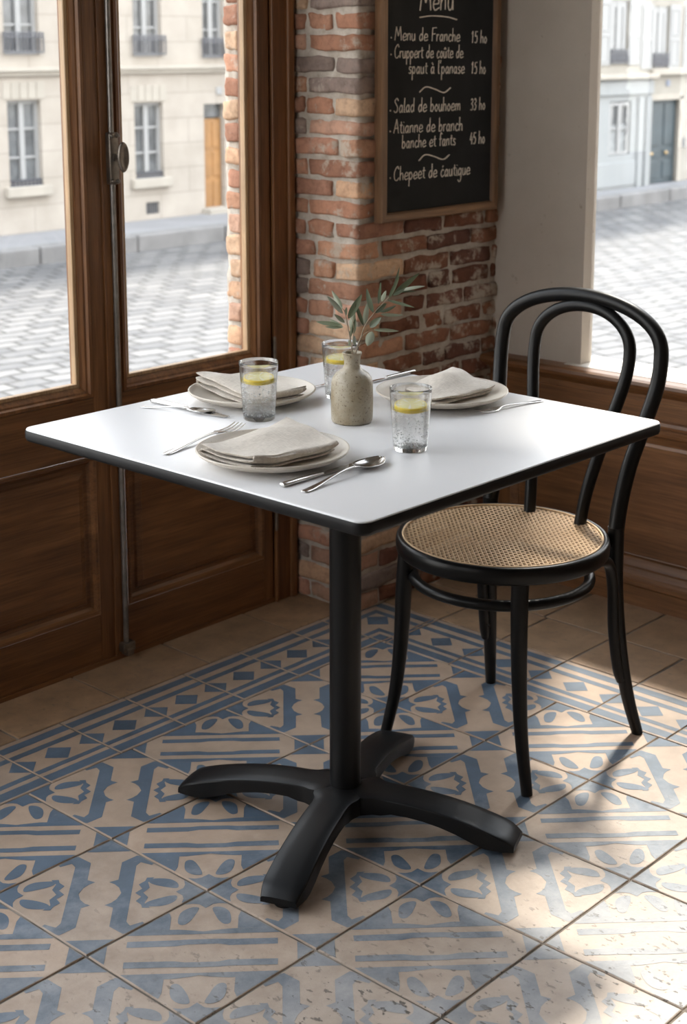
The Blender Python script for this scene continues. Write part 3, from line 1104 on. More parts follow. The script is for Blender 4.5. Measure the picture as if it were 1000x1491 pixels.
# window post against the pillar, with hinges
bm = bmesh.new()
bx(bm, .7045, .7665, YL - .004, YL + .05, 0, 2.30, .003)
bx(bm, .7045, .7115, YL - .010, YL + .02, 0, 2.30, .003)
bx(bm, .757, .779, YL - .012, YL + .02, 0, 2.30, .004)
post = struct('trim_1', bm, M_woodz)
post['label'] = 'wooden window post against the brick pillar'
for zc in (.66, .225, 1.85):
    bm = bmesh.new()
    bmesh.ops.create_cone(bm, cap_ends=True, segments=14, radius1=.0045, radius2=.0045, depth=.055, matrix=Matrix.Translation((.7038, YL - .010, zc)))
    for s in (-1, 1):
        bmesh.ops.create_icosphere(bm, subdivisions=2, radius=.0042, matrix=Matrix.Translation((.7038, YL - .010, zc + s * .029)))
    obj('hinge', bm, M_oldmetal, post, smooth=True, angle=40)
bm = bmesh.new()
bx(bm, -.335, -.270, YL - .004, YL + .05, 0, 2.30, .003)
struct('trim_2', bm, M_woodz)
bm = bmesh.new()
bx(bm, -.34, .78, YL + .0, YL + .09, -.004, .0115, .002)
struct('trim_3', bm, M_woodx)
# window added further along the same wall, out of view, for fill light
bm = bmesh.new()
ringsweep(bm, ML_, (-1.95, -.48, .30, 2.60), [(0, .09), (0, .01), (.05, .01), (.06, .03), (.06, .07), (0, .09)], cap=False)
w3 = struct('added_window_2', bm, M_woodz)
bm = bmesh.new(); bx(bm, -1.90, -.53, YL + .045, YL + .049, .35, 2.55)
obj('pane', bm, M_pane, w3)
# unseen bay added over the brick jamb to block sun from the left casements
bm = bmesh.new()
bx(bm, .80, 1.85, 1.075, 1.85, 1.86, 3.6, .01)
bx(bm, .77, 1.88, 1.072, 1.88, 1.80, 1.86, .008)
struct('sun_block_bay', bm, M_stonetrim)

# ------------------------------------------------------------------ right side: sill, pane, wainscot
bm = bmesh.new()
# moulded sill: profile swept along Y
prof = [(XR + .115, .563), (XR + .115, .590), (XR - .052, .592), (XR - .060, .588), (XR - .062, .580), (XR - .058, .572), (XR - .048, .569), (XR - .042, .562), (XR - .030, .556), (XR - .020, .549), (XR - .013, .546), (XR - .013, .53), (XR + .02, .53), (XR + .02, .563)]
rows = [[bm.verts.new((x, y, z)) for x, z in prof] for y in (.678, -2.38)]
grid_faces(bm, rows, close_u=True)
for r_ in rows: bm.faces.new(r_)
o = struct('trim_5', bm, M_woody); o['label'] = 'brown wooden window sill moulding along the right wall'
bm = bmesh.new()
bx(bm, XR - .018, XR + .12, -.53, .44, .560, .5935, .002)
w1 = struct('window_1', bm, M_ledge)
w1['label'] = 'sunlit pale window ledge and clear pane of the right window'
bm = bmesh.new(); bx(bm, XR + .034, XR + .038, -.505, .405, .585, 2.665)
obj('pane', bm, M_pane, w1)
# wainscot: plinth, base mould, rails, stiles, raised panels
MW = lambda a, z, d: Vector((XR - .016 + d, a, z))
bm = bmesh.new()
prof = [(XR + .002, -.004), (XR - .026, -.004), (XR - .026, .050), (XR - .030, .056), (XR - .030, .066), (XR - .024, .070), (XR - .022, .080), (XR - .016, .086), (XR - .014, .093), (XR - .014, .10), (XR + .002, .10)]
rows = [[bm.verts.new((x, y, z)) for x, z in prof] for y in (.678, -2.38)]
grid_faces(bm, rows, close_u=True)
for r_ in rows: bm.faces.new(r_)
o = struct('baseboard_right', bm, M_woody); o['label'] = 'moulded wooden baseboard under the right window'
bm = bmesh.new()
pan = [(.055 - .70 * k, .60 - .70 * k) for k in range(4)]
pan = [(.60 - .70 * k - .63, .60 - .70 * k) for k in range(4)]
bx(bm, XR - .016, XR + .002, -2.38, .678, .488, .532)
prof = [(XR + .002, .445), (XR - .017, .445), (XR - .022, .450), (XR - .024, .458), (XR - .018, .463), (XR - .018, .468), (XR - .028, .472), (XR - .030, .480), (XR - .026, .487), (XR - .016, .489), (XR + .002, .489)]
rows = [[bm.verts.new((x, y, z)) for x, z in prof] for y in (.678, -2.38)]
grid_faces(bm, rows, close_u=True)
for r_ in rows: bm.faces.new(r_)
o = struct('trim_6', bm, M_woody); o['label'] = 'wooden panelling below the right window sill'
for (a, b_) in pan:
    bm = bmesh.new()
    ringsweep(bm, MW, (a, b_, .10, .445), [(0, .0), (.012, .004), (.020, .006), (.028, .002), (.030, .003)])
    obj('panel', bm, M_woody, o)
    bm = bmesh.new(); bx(bm, XR - .017, XR + .002, b_, b_ + .0785, .0995, .4455)
    obj('stile', bm, M_woodyz, o)

# ------------------------------------------------------------------ street outside
bm = bmesh.new()
bx(bm, -14, 24, 1.005, 26, -.32, -.12)
bx(bm, 1.46, 24, -12, 1.005, -.32, -.12)
bx(bm, -14, -2.45, -12, 1.005, -.32, -.12)
o = struct('street', bm, M_cobble); o['label'] = 'grey cobbled street outside the windows'
bm = bmesh.new()
bx(bm, -14, 8.6, 7.10, 9.0, -.3, 0.0, .01)
bx(bm, 8.6, 24, 6.14, 9.0, -.3, 0.0, .01)
o = struct('sidewalk', bm, M_pave)
bm = bmesh.new()
x = -14.0
while x < 8.6:
    bx(bm, x, min(x + .88, 8.6) - .012, 6.97, 7.10, -.3, .004, .015); x += .88
x = 8.6
while x < 23:
    bx(bm, x, x + .868, 6.00, 6.13, -.3, .004, .015); x += .88
bx(bm, 8.475, 8.597, 6.0, 6.968, -.3, .004, .015)
o = struct('kerb', bm, M_kerb); o['label'] = 'granite kerb along the far pavement'

bm = bmesh.new()
bx(bm, 3.4, 7.0, -9, -.9, -.12, 9.0)
o = struct('sky_block_wall', bm, M_skyblock)  # unseen building added to cut skylight through the right window
def ext_window(root, x0, x1, z0, z1, y, panes=(2, 3), curtain=True, fw=.028, mat_=None):
    ox, oy = root.location.x, root.location.y
    mt = mat_ or M_white
    bm = bmesh.new()
    Mx = lambda a, z, d: Vector((a - ox, y - oy + d, z))
    ringsweep(bm, Mx, (x0, x1, z0, z1), [(0, .06), (0, .012), (fw, .012), (fw, .06)], cap=False)
    w = x1 - x0
    bx(bm, (x0 + x1) / 2 - fw * .75 - ox, (x0 + x1) / 2 + fw * .75 - ox, y - oy + .008, y - oy + .05, z0, z1)
    for k in range(1, panes[1]):
        zz = z0 + (z1 - z0) * k / panes[1]
        bx(bm, x0 - ox, x1 - ox, y - oy + .018, y - oy + .045, zz - .008, zz + .008)
    f = obj('window_frame', bm, mt, root)
    for k in range(2):
        a = x0 + fw * .9 if k == 0 else (x0 + x1) / 2 + fw * .7
        b_ = (x0 + x1) / 2 - fw * .7 if k == 0 else x1 - fw * .9
        bm = bmesh.new(); bx(bm, a - ox, b_ - ox, y - oy + .034, y - oy + .04, z0 + fw, z1 - fw)
        obj('pane', bm, M_extpane, f)
    return f

def railing(root, x0, x1, z0, z1, y, scroll=False):
    ox, oy = root.location.x, root.location.y
    bm = bmesh.new()
    for z in (z0, z0 + (z1 - z0) * .82, z1):
        bx(bm, x0 - ox, x1 - ox, y - oy - .012, y - oy + .006, z - .006, z + .006)
    n = max(5, int((x1 - x0) / .034))
    for k in range(n + 1):
        xx = x0 + (x1 - x0) * k / n
        bx(bm, xx - .004 - ox, xx + .004 - ox, y - oy - .008, y - oy + .002, z0, z1)
        if scroll and k < n:
            for zc in (.3, .6):
                bmesh.ops.create_icosphere(bm, subdivisions=1, radius=.015, matrix=Matrix.Translation((xx + (x1 - x0) / n / 2 - ox, y - oy - .003, z0 + (z1 - z0) * zc)) @ Matrix.Diagonal((1, .3, 1.4, 1)))
    return obj('railing', bm, M_railing, root)

# --- limestone house seen through the left casements
YA_ = 7.70
hb = empty('stone_house', (5.9, YA_, 0), 'pale limestone house across the street seen through the left windows', 'building')
gw = [(4.76, 5.06, .35, .98), (5.955, 6.25, .335, .93), (3.55, 3.85, .35, .98), (2.35, 2.65, .35, .98), (8.1, 8.4, .33, .93)]
uw = [(4.76, 5.07, 1.31, 1.95), (5.965, 6.255, 1.29, 1.95), (6.69, 6.93, 1.27, 1.95), (3.55, 3.85, 1.31, 1.95), (2.35, 2.65, 1.31, 1.95), (8.1, 8.4, 1.29, 1.95)]
uw2 = [(a, b_, 2.35, 3.0) for a, b_, _, _ in uw]
dr = (6.69, 6.925, .0, .90)
vent = (6.05, 6.19, .045, .14)
bm = bmesh.new()
MA = lambda a, z, d: Vector((a - 5.9, d, z))
holed(bm, MA, (.5, 8.88, -.05, 3.9), gw + uw + uw2 + [dr, vent], .10)
wall = obj('house_wall', bm, M_stone, hb)
bm = bmesh.new(); bx(bm, .5 - 5.9, 8.88 - 5.9, .101, 3.0, -.05, 3.9)
obj('house_body', bm, M_stonetrim, hb)
for i, (z0, z1, pr) in enumerate(((1.185, 1.215, .05), (1.155, 1.185, .03), (2.20, 2.26, .05), (3.75, 3.9, .14))):
    bm = bmesh.new(); bx(bm, .5 - 5.9, 8.88 - 5.9, -pr, .02, z0, z1, .006)
    obj('string_course', bm, M_stonetrim, hb)
for r_ in gw:
    ext_window(hb, *r_, YA_ + .03)
    bm = bmesh.new(); bx(bm, r_[0] - .05 - 5.9, r_[1] + .05 - 5.9, -.05, .05, r_[2] - .075, r_[2], .006)
    obj('window_sill', bm, M_stonetrim, hb)
    bm = bmesh.new()
    # keystone voussoirs standing a little proud
    for k in range(-2, 3):
        bx(bm, (r_[0] + r_[1]) / 2 + k * .075 - .034 - 5.9, (r_[0] + r_[1]) / 2 + k * .075 + .034 - 5.9, -.006, .02, r_[3] + .01, r_[3] + .135, .003)
    obj('lintel_stones', bm, M_stonetrim, hb)
    railing(hb, r_[0] + .01, r_[1] - .01, r_[2] + .005, r_[2] + .045, YA_ + .02)
for r_ in uw:
    ext_window(hb, *r_, YA_ + .03)
    railing(hb, r_[0] - .02, r_[1] + .02, r_[2] + .015, r_[2] + .155, YA_ - .02)
for r_ in uw2:
    ext_window(hb, *r_, YA_ + .03)
bm = bmesh.new()
bx(bm, dr[0] - 5.9, dr[1] - 5.9, .055, .075, 0, .775)
for k in range(2):
    a = dr[0] + .008 + k * .117
    for (q0, q1) in ((.04, .26), (.30, .50), (.54, .75)):
        bx(bm, a + .012 - 5.9, a + .098 - 5.9, .047, .06, q0, q1, .004)
dd = obj('front_door', bm, M_exdoor, hb)
bm = bmesh.new(); bx(bm, dr[0] - 5.9, dr[1] - 5.9, .06, .07, .79, .90)
obj('fanlight', bm, M_extpane, hb)
bm = bmesh.new(); bx(bm, dr[0] - .03 - 5.9, dr[1] + .03 - 5.9, -.10, .06, -.02, .045, .005)
obj('door_step', bm, M_stonetrim, hb)
bm = bmesh.new()
bx(bm, vent[0] - 5.9, vent[1] - 5.9, .02, .03, vent[2], vent[3])
for k in range(6):
    xx = vent[0] + .012 + k * .0232
    bx(bm, xx - .004 - 5.9, xx + .004 - 5.9, .01, .022, vent[2], vent[3])
obj('vent_grille', bm, M_grille, hb)
bm = bmesh.new(); bx(bm, 6.83 - 5.9, 6.89 - 5.9, -.012, .004, .975, 1.035, .003)
obj('number_plate', bm, M_white, hb)

# --- cream house with shopfront and blue-grey door seen through the right window
YB_ = 6.40
hc = empty('cream_house', (11.4, YB_, 0), 'cream house with white shutters and blue-grey door seen through the right window', 'building')
MB_ = lambda a, z, d: Vector((a - 11.4, d, z))
bdoor = (11.45, 11.98, .0, .83)
buw = [(10.70, 11.00, 1.19, 1.78), (11.455, 11.74, 1.15, 1.74), (12.25, 12.53, 1.15, 1.74), (13.05, 13.33, 1.15, 1.74), (9.5, 9.8, 1.19, 1.78)]
buw2 = [(a, b_, z + 1.0, z2 + 1.0) for a, b_, z, z2 in buw]
shopw = (10.66, 11.04, .31, .86)
bgw = [(12.6, 12.95, .35, .85), (13.5, 13.85, .35, .85)]
bm = bmesh.new()
holed(bm, MB_, (8.9, 16, -.05, 3.9), buw + buw2 + [bdoor, shopw] + bgw, .11)
obj('house_wall', bm, M_stone2, hc)
bm = bmesh.new(); bx(bm, 8.9 - 11.4, 16 - 11.4, .111, 3.4, -.05, 3.9)
obj('house_body', bm, M_stone2, hc)
# shopfront joinery
bm = bmesh.new()
SX0, SX1 = 9.35, 11.40
holed(bm, lambda a, z, d: Vector((a - 11.4, -.045 + d, z)), (SX0, SX1, 0, 1.05), [(shopw[0], shopw[1], .33, .84), (9.75, 10.25, .33, .84)], .044)
for a, b_ in ((11.15, 11.245), (11.29, 11.385)):
    bx(bm, a - 11.4, b_ - 11.4, -.068, -.04, .0, .875, .004)
bx(bm, SX0 - 11.4, 11.13 - 11.4, -.062, -.04, .03, .26, .004)
bx(bm, SX0 - 11.4, SX1 - 11.4, -.075, -.04, .90, 1.03, .006)
sf = obj('shopfront', bm, M_shopwhite, hc)
bm = bmesh.new(); bx(bm, SX0 - .02 - 11.4, SX1 + .02 - 11.4, -.12, .0, 1.05, 1.095, .008)
obj('shop_cornice', bm, M_stonetrim, hc)
ext_window(hc, shopw[0] + .005, shopw[1] - .03, .335, .83, YB_ - .052, (1, 2), fw=.03)
bm = bmesh.new(); bx(bm, 10.70 - 11.4, 10.98 - 11.4, -.0195, -.0185, .345, .62)
obj('net_curtain', bm, M_curtain, hc)
ext_window(hc, 9.80, 10.20, .335, .83, YB_ + .0, (1, 2), fw=.03)
bm = bmesh.new(); bx(bm, 11.40 - 11.4, 16 - 11.4, -.06, .01, 1.075, 1.14, .01)
obj('string_course', bm, M_stonetrim, hc)
bm = bmesh.new(); bx(bm, 8.9 - 11.4, 16 - 11.4, -.15, .01, 3.75, 3.9, .01)
obj('string_course', bm, M_stonetrim, hc)
bm = bmesh.new()
bx(bm, bdoor[0] - 11.4, bdoor[1] - 11.4, .020, .08, .0, .83)
for k in range(2):
    a = bdoor[0] + .012 + k * .262
    for (q0, q1) in ((.05, .22), (.26, .34), (.38, .80)):
        bx(bm, a + .03 - 11.4, a + .215 - 11.4, .012, .026, q0, q1, .006)
bd = obj('front_door', bm, M_bluedoor, hc)
for xx in (11.52, 11.80):
    bm = bmesh.new(); bmesh.ops.create_icosphere(bm, subdivisions=2, radius=.022, matrix=Matrix.Translation((xx - 11.4, .004, .30)) @ Matrix.Diagonal((1.3, .6, .8, 1)))
    obj('door_knob', bm, M_brass, bd, smooth=True)
bm = bmesh.new()
for a, b_ in ((11.405, 11.45), (11.98, 12.04)):
    bx(bm, a - 11.4, b_ - 11.4, -.03, .01, 0, .87, .004)
bx(bm, 11.405 - 11.4, 12.04 - 11.4, -.03, .01, .83, .885, .004)
obj('door_surround', bm, M_stonetrim, hc)
bm = bmesh.new(); bx(bm, 12.05 - 11.4, 12.12 - 11.4, -.03, .005, .34, .44, .004)
obj('letter_box', bm, M_grille, hc)
bm = bmesh.new(); bx(bm, 11.735 - 11.4, 11.80 - 11.4, -.012, .004, .965, 1.025, .004)
obj('number_plate', bm, M_plaque, hc)
for r_ in buw + buw2:
    ext_window(hc, r_[0] + .02, r_[1] - .02, r_[2], r_[3], YB_ - .004, (2, 3), fw=.06)
    railing(hc, r_[0], r_[1], r_[2] + .015, r_[2] + .135, YB_ - .015, True)
    for s in (-1, 1):
        a = r_[0] - .215 if s < 0 else r_[1] + .012
        bm = bmesh.new()
        Ms = lambda aa, z, d: Vector((aa - 11.4, -.016 + d, z))
        bx(bm, a - 11.4, a + .203 - 11.4, -.0135, -.002, r_[2] - .01, r_[3] + .02, .004)
        for (q0, q1) in ((.04, .46), (.52, .96)):
            zz0 = r_[2] + (r_[3] - r_[2]) * q0; zz1 = r_[2] + (r_[3] - r_[2]) * q1
            ringsweep(bm, Ms, (a + .03, a + .173, zz0, zz1), [(0, .004), (.004, -.004), (.012, -.004), (.016, .003)], cap=True)
        obj('shutter', bm, M_white, hc)
for r_ in bgw:
    ext_window(hc, *r_, YB_ + .05)

# ------------------------------------------------------------------ menu board
mb = empty('menu_board', (1.08, .675, .975), 'black chalkboard menu in an oak frame hung on the brick pillar', 'menu board')
BX0, BX1, BZ0, BZ1 = .838, 1.298, .002, .665
MBm = lambda a, z, d: Vector((a - 1.08, d, z))
def bar_x(bm, x0, x1, z0, z1, mit):
    pass
prof_b = [(0, -.001), (0, -.022), (.003, -.026), (.018, -.026), (.021, -.022), (.023, -.014)]
bm = bmesh.new()
rows = ringsweep(bm, MBm, (BX0, BX1, BZ0, BZ1), prof_b, cap=False)
for f in bm.faces:
    c = f.calc_center_median()
    vert = abs(abs(c.x + 1.08 - (BX0 + BX1) / 2) - (BX1 - BX0) / 2) < .031 and .03 < c.z < .63
    f.material_index = 0 if vert else 1
obj('board_frame', bm, [M_oakz, M_oakx], mb)
bm = bmesh.new(); bx(bm, BX0 + .02 - 1.08, BX1 - .02 - 1.08, -.015, -.002, BZ0 + .02, BZ1 - .02)
obj('slate', bm, M_board, mb)
G = {
 'M': (1.45, [[(.0, 0), (.22, 1.9)], [(.22, 1.9), (.62, .6)], [(.62, .6), (1.0, 1.95)], [(1.0, 1.95), (1.22, 0)]]),
 'e': (.88, [[(.08, .48), (.66, .56), (.60, .92), (.34, 1.0), (.06, .52), (.26, .02), (.76, .2)]]),
 'n': (.86, [[(.06, 1), (.06, 0)], [(.06, .55), (.28, .95), (.54, .9), (.6, .05)]]),
 'u': (.86, [[(.05, 1), (.07, .3), (.26, 0), (.52, .25), (.58, 1)], [(.58, 1), (.64, 0)]]),
 'd': (.90, [[(.6, .75), (.34, 1), (.06, .5), (.26, 0), (.58, .35)], [(.62, 1.95), (.62, .05)]]),
 'F': (1.0, [[(.12, 0), (.16, 1.9)], [(.10, 1.88), (.92, 1.95)], [(.14, 1.0), (.72, 1.05)]]),
 'r': (.62, [[(.06, 1), (.06, 0)], [(.06, .55), (.24, .95), (.5, .92)]]),
 'a': (.90, [[(.58, .8), (.34, 1), (.06, .5), (.26, 0), (.58, .4)], [(.6, 1), (.6, .12), (.74, .02)]]),
 'c': (.78, [[(.6, .85), (.34, 1), (.06, .5), (.28, 0), (.68, .2)]]),
 'h': (.86, [[(.08, 1.95), (.06, 0)], [(.06, .55), (.30, .95), (.54, .85), (.62, 0)]]),
 'C': (1.15, [[(.9, 1.55), (.66, 1.92), (.12, 1.2), (.16, .25), (.58, 0), (1.0, .35)]]),
 'p': (.86, [[(.06, 1), (.06, -.95)], [(.06, .65), (.34, 1), (.62, .5), (.36, 0), (.06, .3)]]),
 't': (.62, [[(.26, 1.55), (.24, .25), (.5, .02)], [(.0, 1.05), (.52, 1.08)]]),
 'o': (.80, [[(.34, 1), (.06, .5), (.32, 0), (.60, .5), (.34, 1)]]),
 's': (.72, [[(.54, .88), (.26, 1.0), (.14, .68), (.50, .36), (.36, .02), (.04, .12)]]),
 'l': (.40, [[(.10, 1.95), (.10, .2), (.28, .02)]]),
 "'": (.32, [[(.12, 1.95), (.04, 1.5)]]),
 'b': (.86, [[(.06, 1.95), (.06, 0)], [(.06, .6), (.34, 1), (.62, .5), (.36, 0), (.06, .2)]]),
 'm': (1.2, [[(.06, 1), (.06, 0)], [(.06, .55), (.26, .95), (.46, .85), (.5, .05)], [(.5, .55), (.70, .95), (.9, .85), (.95, .02)]]),
 'A': (1.1, [[(0, 0), (.5, 1.9)], [(.5, 1.9), (.88, 0)], [(.14, .65), (.82, .7)]]),
 'i': (.36, [[(.1, 1), (.12, .1), (.24, .02)], [(.1, 1.42), (.13, 1.5)]]),
 'f': (.62, [[(.58, 1.75), (.36, 1.95), (.22, 1.5), (.20, 0)], [(0, 1.02), (.5, 1.05)]]),
 'g': (.90, [[(.58, .8), (.34, 1), (.06, .5), (.26, 0), (.58, .4)], [(.62, 1), (.62, -.5), (.32, -.9), (.04, -.6)]]),
 'S': (1.0, [[(.82, 1.6), (.52, 1.92), (.16, 1.5), (.66, .75), (.60, .15), (.28, 0), (0, .25)]]),
 '1': (.72, [[(.02, 1.3), (.30, 1.75)], [(.30, 1.75), (.22, 0)]]),
 '5': (.80, [[(.66, 1.7), (.2, 1.68)], [(.2, 1.68), (.12, .95)], [(.12, .95), (.46, 1.08), (.62, .6), (.42, .05), (.05, .12)]]),
 '3': (.80, [[(.1, 1.55), (.4, 1.75), (.58, 1.35), (.25, .95)], [(.25, .95), (.62, .65), (.42, .05), (.04, .15)]]),
 '4': (.80, [[(.38, 1.75), (.04, .65)], [(.04, .65), (.68, .7)], [(.52, 1.2), (.46, 0)]]),
 ' ': (.62, []),
}
def acc(base, strokes):
    return (G[base][0], G[base][1] + strokes)
G['û'] = acc('u', [[(.12, 1.25), (.32, 1.55)], [(.32, 1.55), (.52, 1.25)]])
G['à'] = acc('a', [[(.22, 1.6), (.42, 1.25)]])
G['ć'] = acc('c', [[(.34, 1.3), (.44, 1.55)]])
cu = None
def begin():
    global cu
    cu = bpy.data.curves.new('chalk_line', 'CURVE')
    cu.dimensions = '3D'
    cu.bevel_depth = .00125
    cu.bevel_resolution = 1
    cu.use_fill_caps = True
def finish(name):
    cu.materials.append(M_chalk)
    t_ = bpy.data.objects.new('tmp_line', cu); COL.objects.link(t_)
    bpy.context.view_layer.update()
    me_ = bpy.data.meshes.new_from_object(t_.evaluated_get(bpy.context.evaluated_depsgraph_get()))
    bpy.data.objects.remove(t_)
    me_.name = name
    o_ = bpy.data.objects.new(name, me_); COL.objects.link(o_); o_.parent = mb
    return o_
ZB = .975
def stroke(pts, rad=1.0):
    sp = cu.splines.new('POLY')
    sp.points.add(len(pts) - 1)
    for i, (x, z) in enumerate(pts):
        sp.points[i].co = (x - 1.08, -.0155, z - ZB, 1)
        sp.points[i].radius = rad * (1 + .18 * nz((x, z, 2), 120))
def write(text, x0, x1, z0, z1, xh=.0165, rad=1.0):
    adv = sum(G[c][0] for c in text)
    k = (x1 - x0) / adv
    cx = 0
    for c in text:
        a, st = G[c]
        for s in st:
            pts = crom([(p[0], p[1], 0) for p in s], 6) if len(s) > 2 else [Vector((s[0][0], s[0][1], 0)), Vector((s[1][0], s[1][1], 0))]
            out = []
            for p in pts:
                u = (cx + p.x + .10 * p.y * .4) * k
                zz = z0 + (z1 - z0) * u / (x1 - x0) + p.y * xh
                out.append((x0 + u + .0004 * nz((u, zz, 0), 90), zz + .0005 * nz((u, zz, 4), 70)))
            stroke(out, rad)
        cx += a
def wline(args, bullet=None, price=None):
    begin()
    if bullet: stroke([bullet, (bullet[0] + .0022, bullet[1] + .0006)], 1.6)
    write(*args)
    finish('chalk_line')
    if price:
        begin(); write(*price); finish('chalk_price')
def flourish(pts, name):
    begin(); stroke([(p.x, p.y) for p in crom([(a, b_, 0) for a, b_ in pts], 7)], 1.25); finish(name)
begin(); write('Menu', .985, 1.118, 1.477, 1.480, .030, 1.35); finish('chalk_heading')
flourish([(.984, 1.461), (1.03, 1.465), (1.09, 1.463), (1.127, 1.457)], 'chalk_underline')
wline(('Menu de Franche', .893, 1.143, 1.407, 1.404), (.8785, 1.413), ('15 ho', 1.187, 1.252, 1.401, 1.400))
wline(('Cruppert de coûte de', .892, 1.156, 1.366, 1.364), (.878, 1.374))
wline(("spaut à l'panase", .944, 1.163, 1.329, 1.326), None, ('15 ho', 1.189, 1.249, 1.325, 1.324))
flourish([(.986, 1.284), (1.01, 1.296), (1.045, 1.290), (1.08, 1.281), (1.106, 1.292)], 'chalk_flourish')
wline(('Salad de bouhoem', .891, 1.149, 1.238, 1.235, .0175), (.877, 1.243), ('33 ho', 1.187, 1.250, 1.234, 1.234))
wline(('Atianne de branch', .891, 1.159, 1.189, 1.185, .0175), (.877, 1.194))
wline(('banche et fants', .922, 1.131, 1.152, 1.150), None, ('45 ho', 1.187, 1.251, 1.149, 1.149))
flourish([(.986, 1.119), (1.01, 1.132), (1.045, 1.126), (1.08, 1.117), (1.105, 1.127)], 'chalk_flourish')
wline(('Chepeet de ćautigue', .892, 1.192, 1.076, 1.073, .0175), (.878, 1.083))

# ------------------------------------------------------------------ bistro table
TZ = .75
tb = empty('bistro_table', (0, 0, 0), 'square white-topped bistro table with black edge and four-armed pedestal', 'table')
HS = .3985
def rsq(bm, prof, r0, nc=8, mat_=0, capb=True, capt=True):
    """rounded square stack: prof = [(half, z)]"""
    rows = []
    for hs, z in prof:
        r = max(.002, r0 + (hs - HS))
        row = []
        for k, (sx_, sy_) in enumerate(((1, 1), (-1, 1), (-1, -1), (1, -1))):
            for i in range(nc + 1):
                a = PI / 2 * k + PI / 2 * i / nc
                row.append(bm.verts.new((sx_ * (hs - r) + r * math.cos(a), sy_ * (hs - r) + r * math.sin(a), z)))
        rows.append(row)
    grid_faces(bm, rows, close_u=True, mat=mat_)
    if capb: bm.faces.new(rows[0])
    if capt: bm.faces.new(rows[-1])
bm = bmesh.new()
rsq(bm, [(HS - .0035, TZ - .004), (HS - .0015, TZ - .0022), (HS - .0025, TZ - .0004), (HS - .0038, TZ)], .022)
top = obj('tabletop', bm, M_laminate, tb, angle=50)
bm = bmesh.new()
rsq(bm, [(HS - .006, TZ - .0225), (HS - .002, TZ - .0205), (HS, TZ - .016), (HS, TZ - .006), (HS - .0012, TZ - .0026), (HS - .004, TZ - .0022)], .022)
eb = obj('edge_band', bm, M_edge, tb, angle=50)
bm = bmesh.new()
bx(bm, -.13, .13, -.13, .13, TZ - .030, TZ - .0226, .002)
bx(bm, -.16, .16, -.02, .02, TZ - .034, TZ - .028, .002)
bx(bm, -.02, .02, -.16, .16, TZ - .034, TZ - .028, .002)
obj('mounting_plate', bm, M_iron, tb)
bm = bmesh.new()
lathe(bm, [(0, .055), (.0300, .056), (.0300, .0725), (.0285, .0735), (.0285, TZ - .030), (0, TZ - .030)], 40)
obj('column', bm, M_iron, tb, angle=40)
# pedestal: hub and four curved arms
ARM0 = math.radians(22.6)
def arm_bm(ang):
    bm = bmesh.new()
    rows = []
    tipr = .325
    S = [.0, .012, .024, .034, .044, .054, .066, .08, .10, .13, .16, .19, .22, .25, .275, .295, .308, .318, tipr]
    for s in S:
        w0 = .034 + .004 * (s / tipr)
        if s > .30: w0 -= .006 * (s - .30) / .025
        # fillet to the neighbouring arms
        R_ = .045
        q = w0 + R_
        if s < w0 * 1.0: hw = s
        elif s < q: hw = min(s, q - math.sqrt(max(0, R_ * R_ - (q - s) ** 2)) if True else w0)
        else: hw = w0
        if s == 0: hw = .0
        t = s / tipr
        zt = .0735 - .006 * t - .038 * max(0, (t - .30) / .70) ** 2.1
        if s > .305: zt -= .007 * ((s - .305) / .02) ** 1.5
        zb = .012 + (.034 * max(0.0, 1 - ((t - .36) / .46) ** 2) if t < .82 else 0.0)
        if t < .25: zb = min(zb, .040) if t > .1 else .038
        if t >= .82: zb = .012
        zb = min(zb, zt - .008)
        ch = min(.0042, hw * .3) * max(0.02, min(1, (s - .046) / .022))
        pr = [(-hw, zb), (-hw - .0, zt - ch), (-hw + ch * .35, zt - ch * .3), (-hw + ch, zt), (-hw * .4, zt + .0012), (hw * .4, zt + .0012), (hw - ch, zt), (hw - ch * .35, zt - ch * .3), (hw, zt - ch), (hw, zb)]
        ca, sa = math.cos(ang), math.sin(ang)
        rows.append([bm.verts.new((s * ca - y * sa, s * sa + y * ca, z)) for y, z in pr])
    grid_faces(bm, rows, close_u=True)
    bm.faces.new(rows[-1])
    return bm
for k in range(4):
    a = ARM0 + k * PI / 2
    l = obj('base_arm', arm_bm(a), M_iron, tb, angle=27)
    bm = bmesh.new()
    lathe(bm, [(0, .0), (.017, 0), (.0185, .003), (.0175, .010), (.010, .0135), (0, .0135)], 24, c=(.297 * math.cos(a), .297 * math.sin(a), 0))
    obj('foot_pad', bm, M_rubber, l, angle=40)

# ------------------------------------------------------------------ bentwood chair
CH = (.45, -.012, 0)
ch = empty('bentwood_chair', CH, 'black bentwood chair with woven cane seat tucked under the table', 'chair')
SZ = .445
bm = bmesh.new()
lathe(bm, [(.196, SZ - .034), (.208, SZ - .034), (.2115, SZ - .030), (.2125, SZ - .016), (.211, SZ - .005), (.2075, SZ - .0005), (.2015, SZ - .0003), (.1985, SZ - .0028), (.196, SZ - .006), (.196, SZ - .034)], 72)
obj('seat_ring', bm, M_blackwood, ch, angle=60)
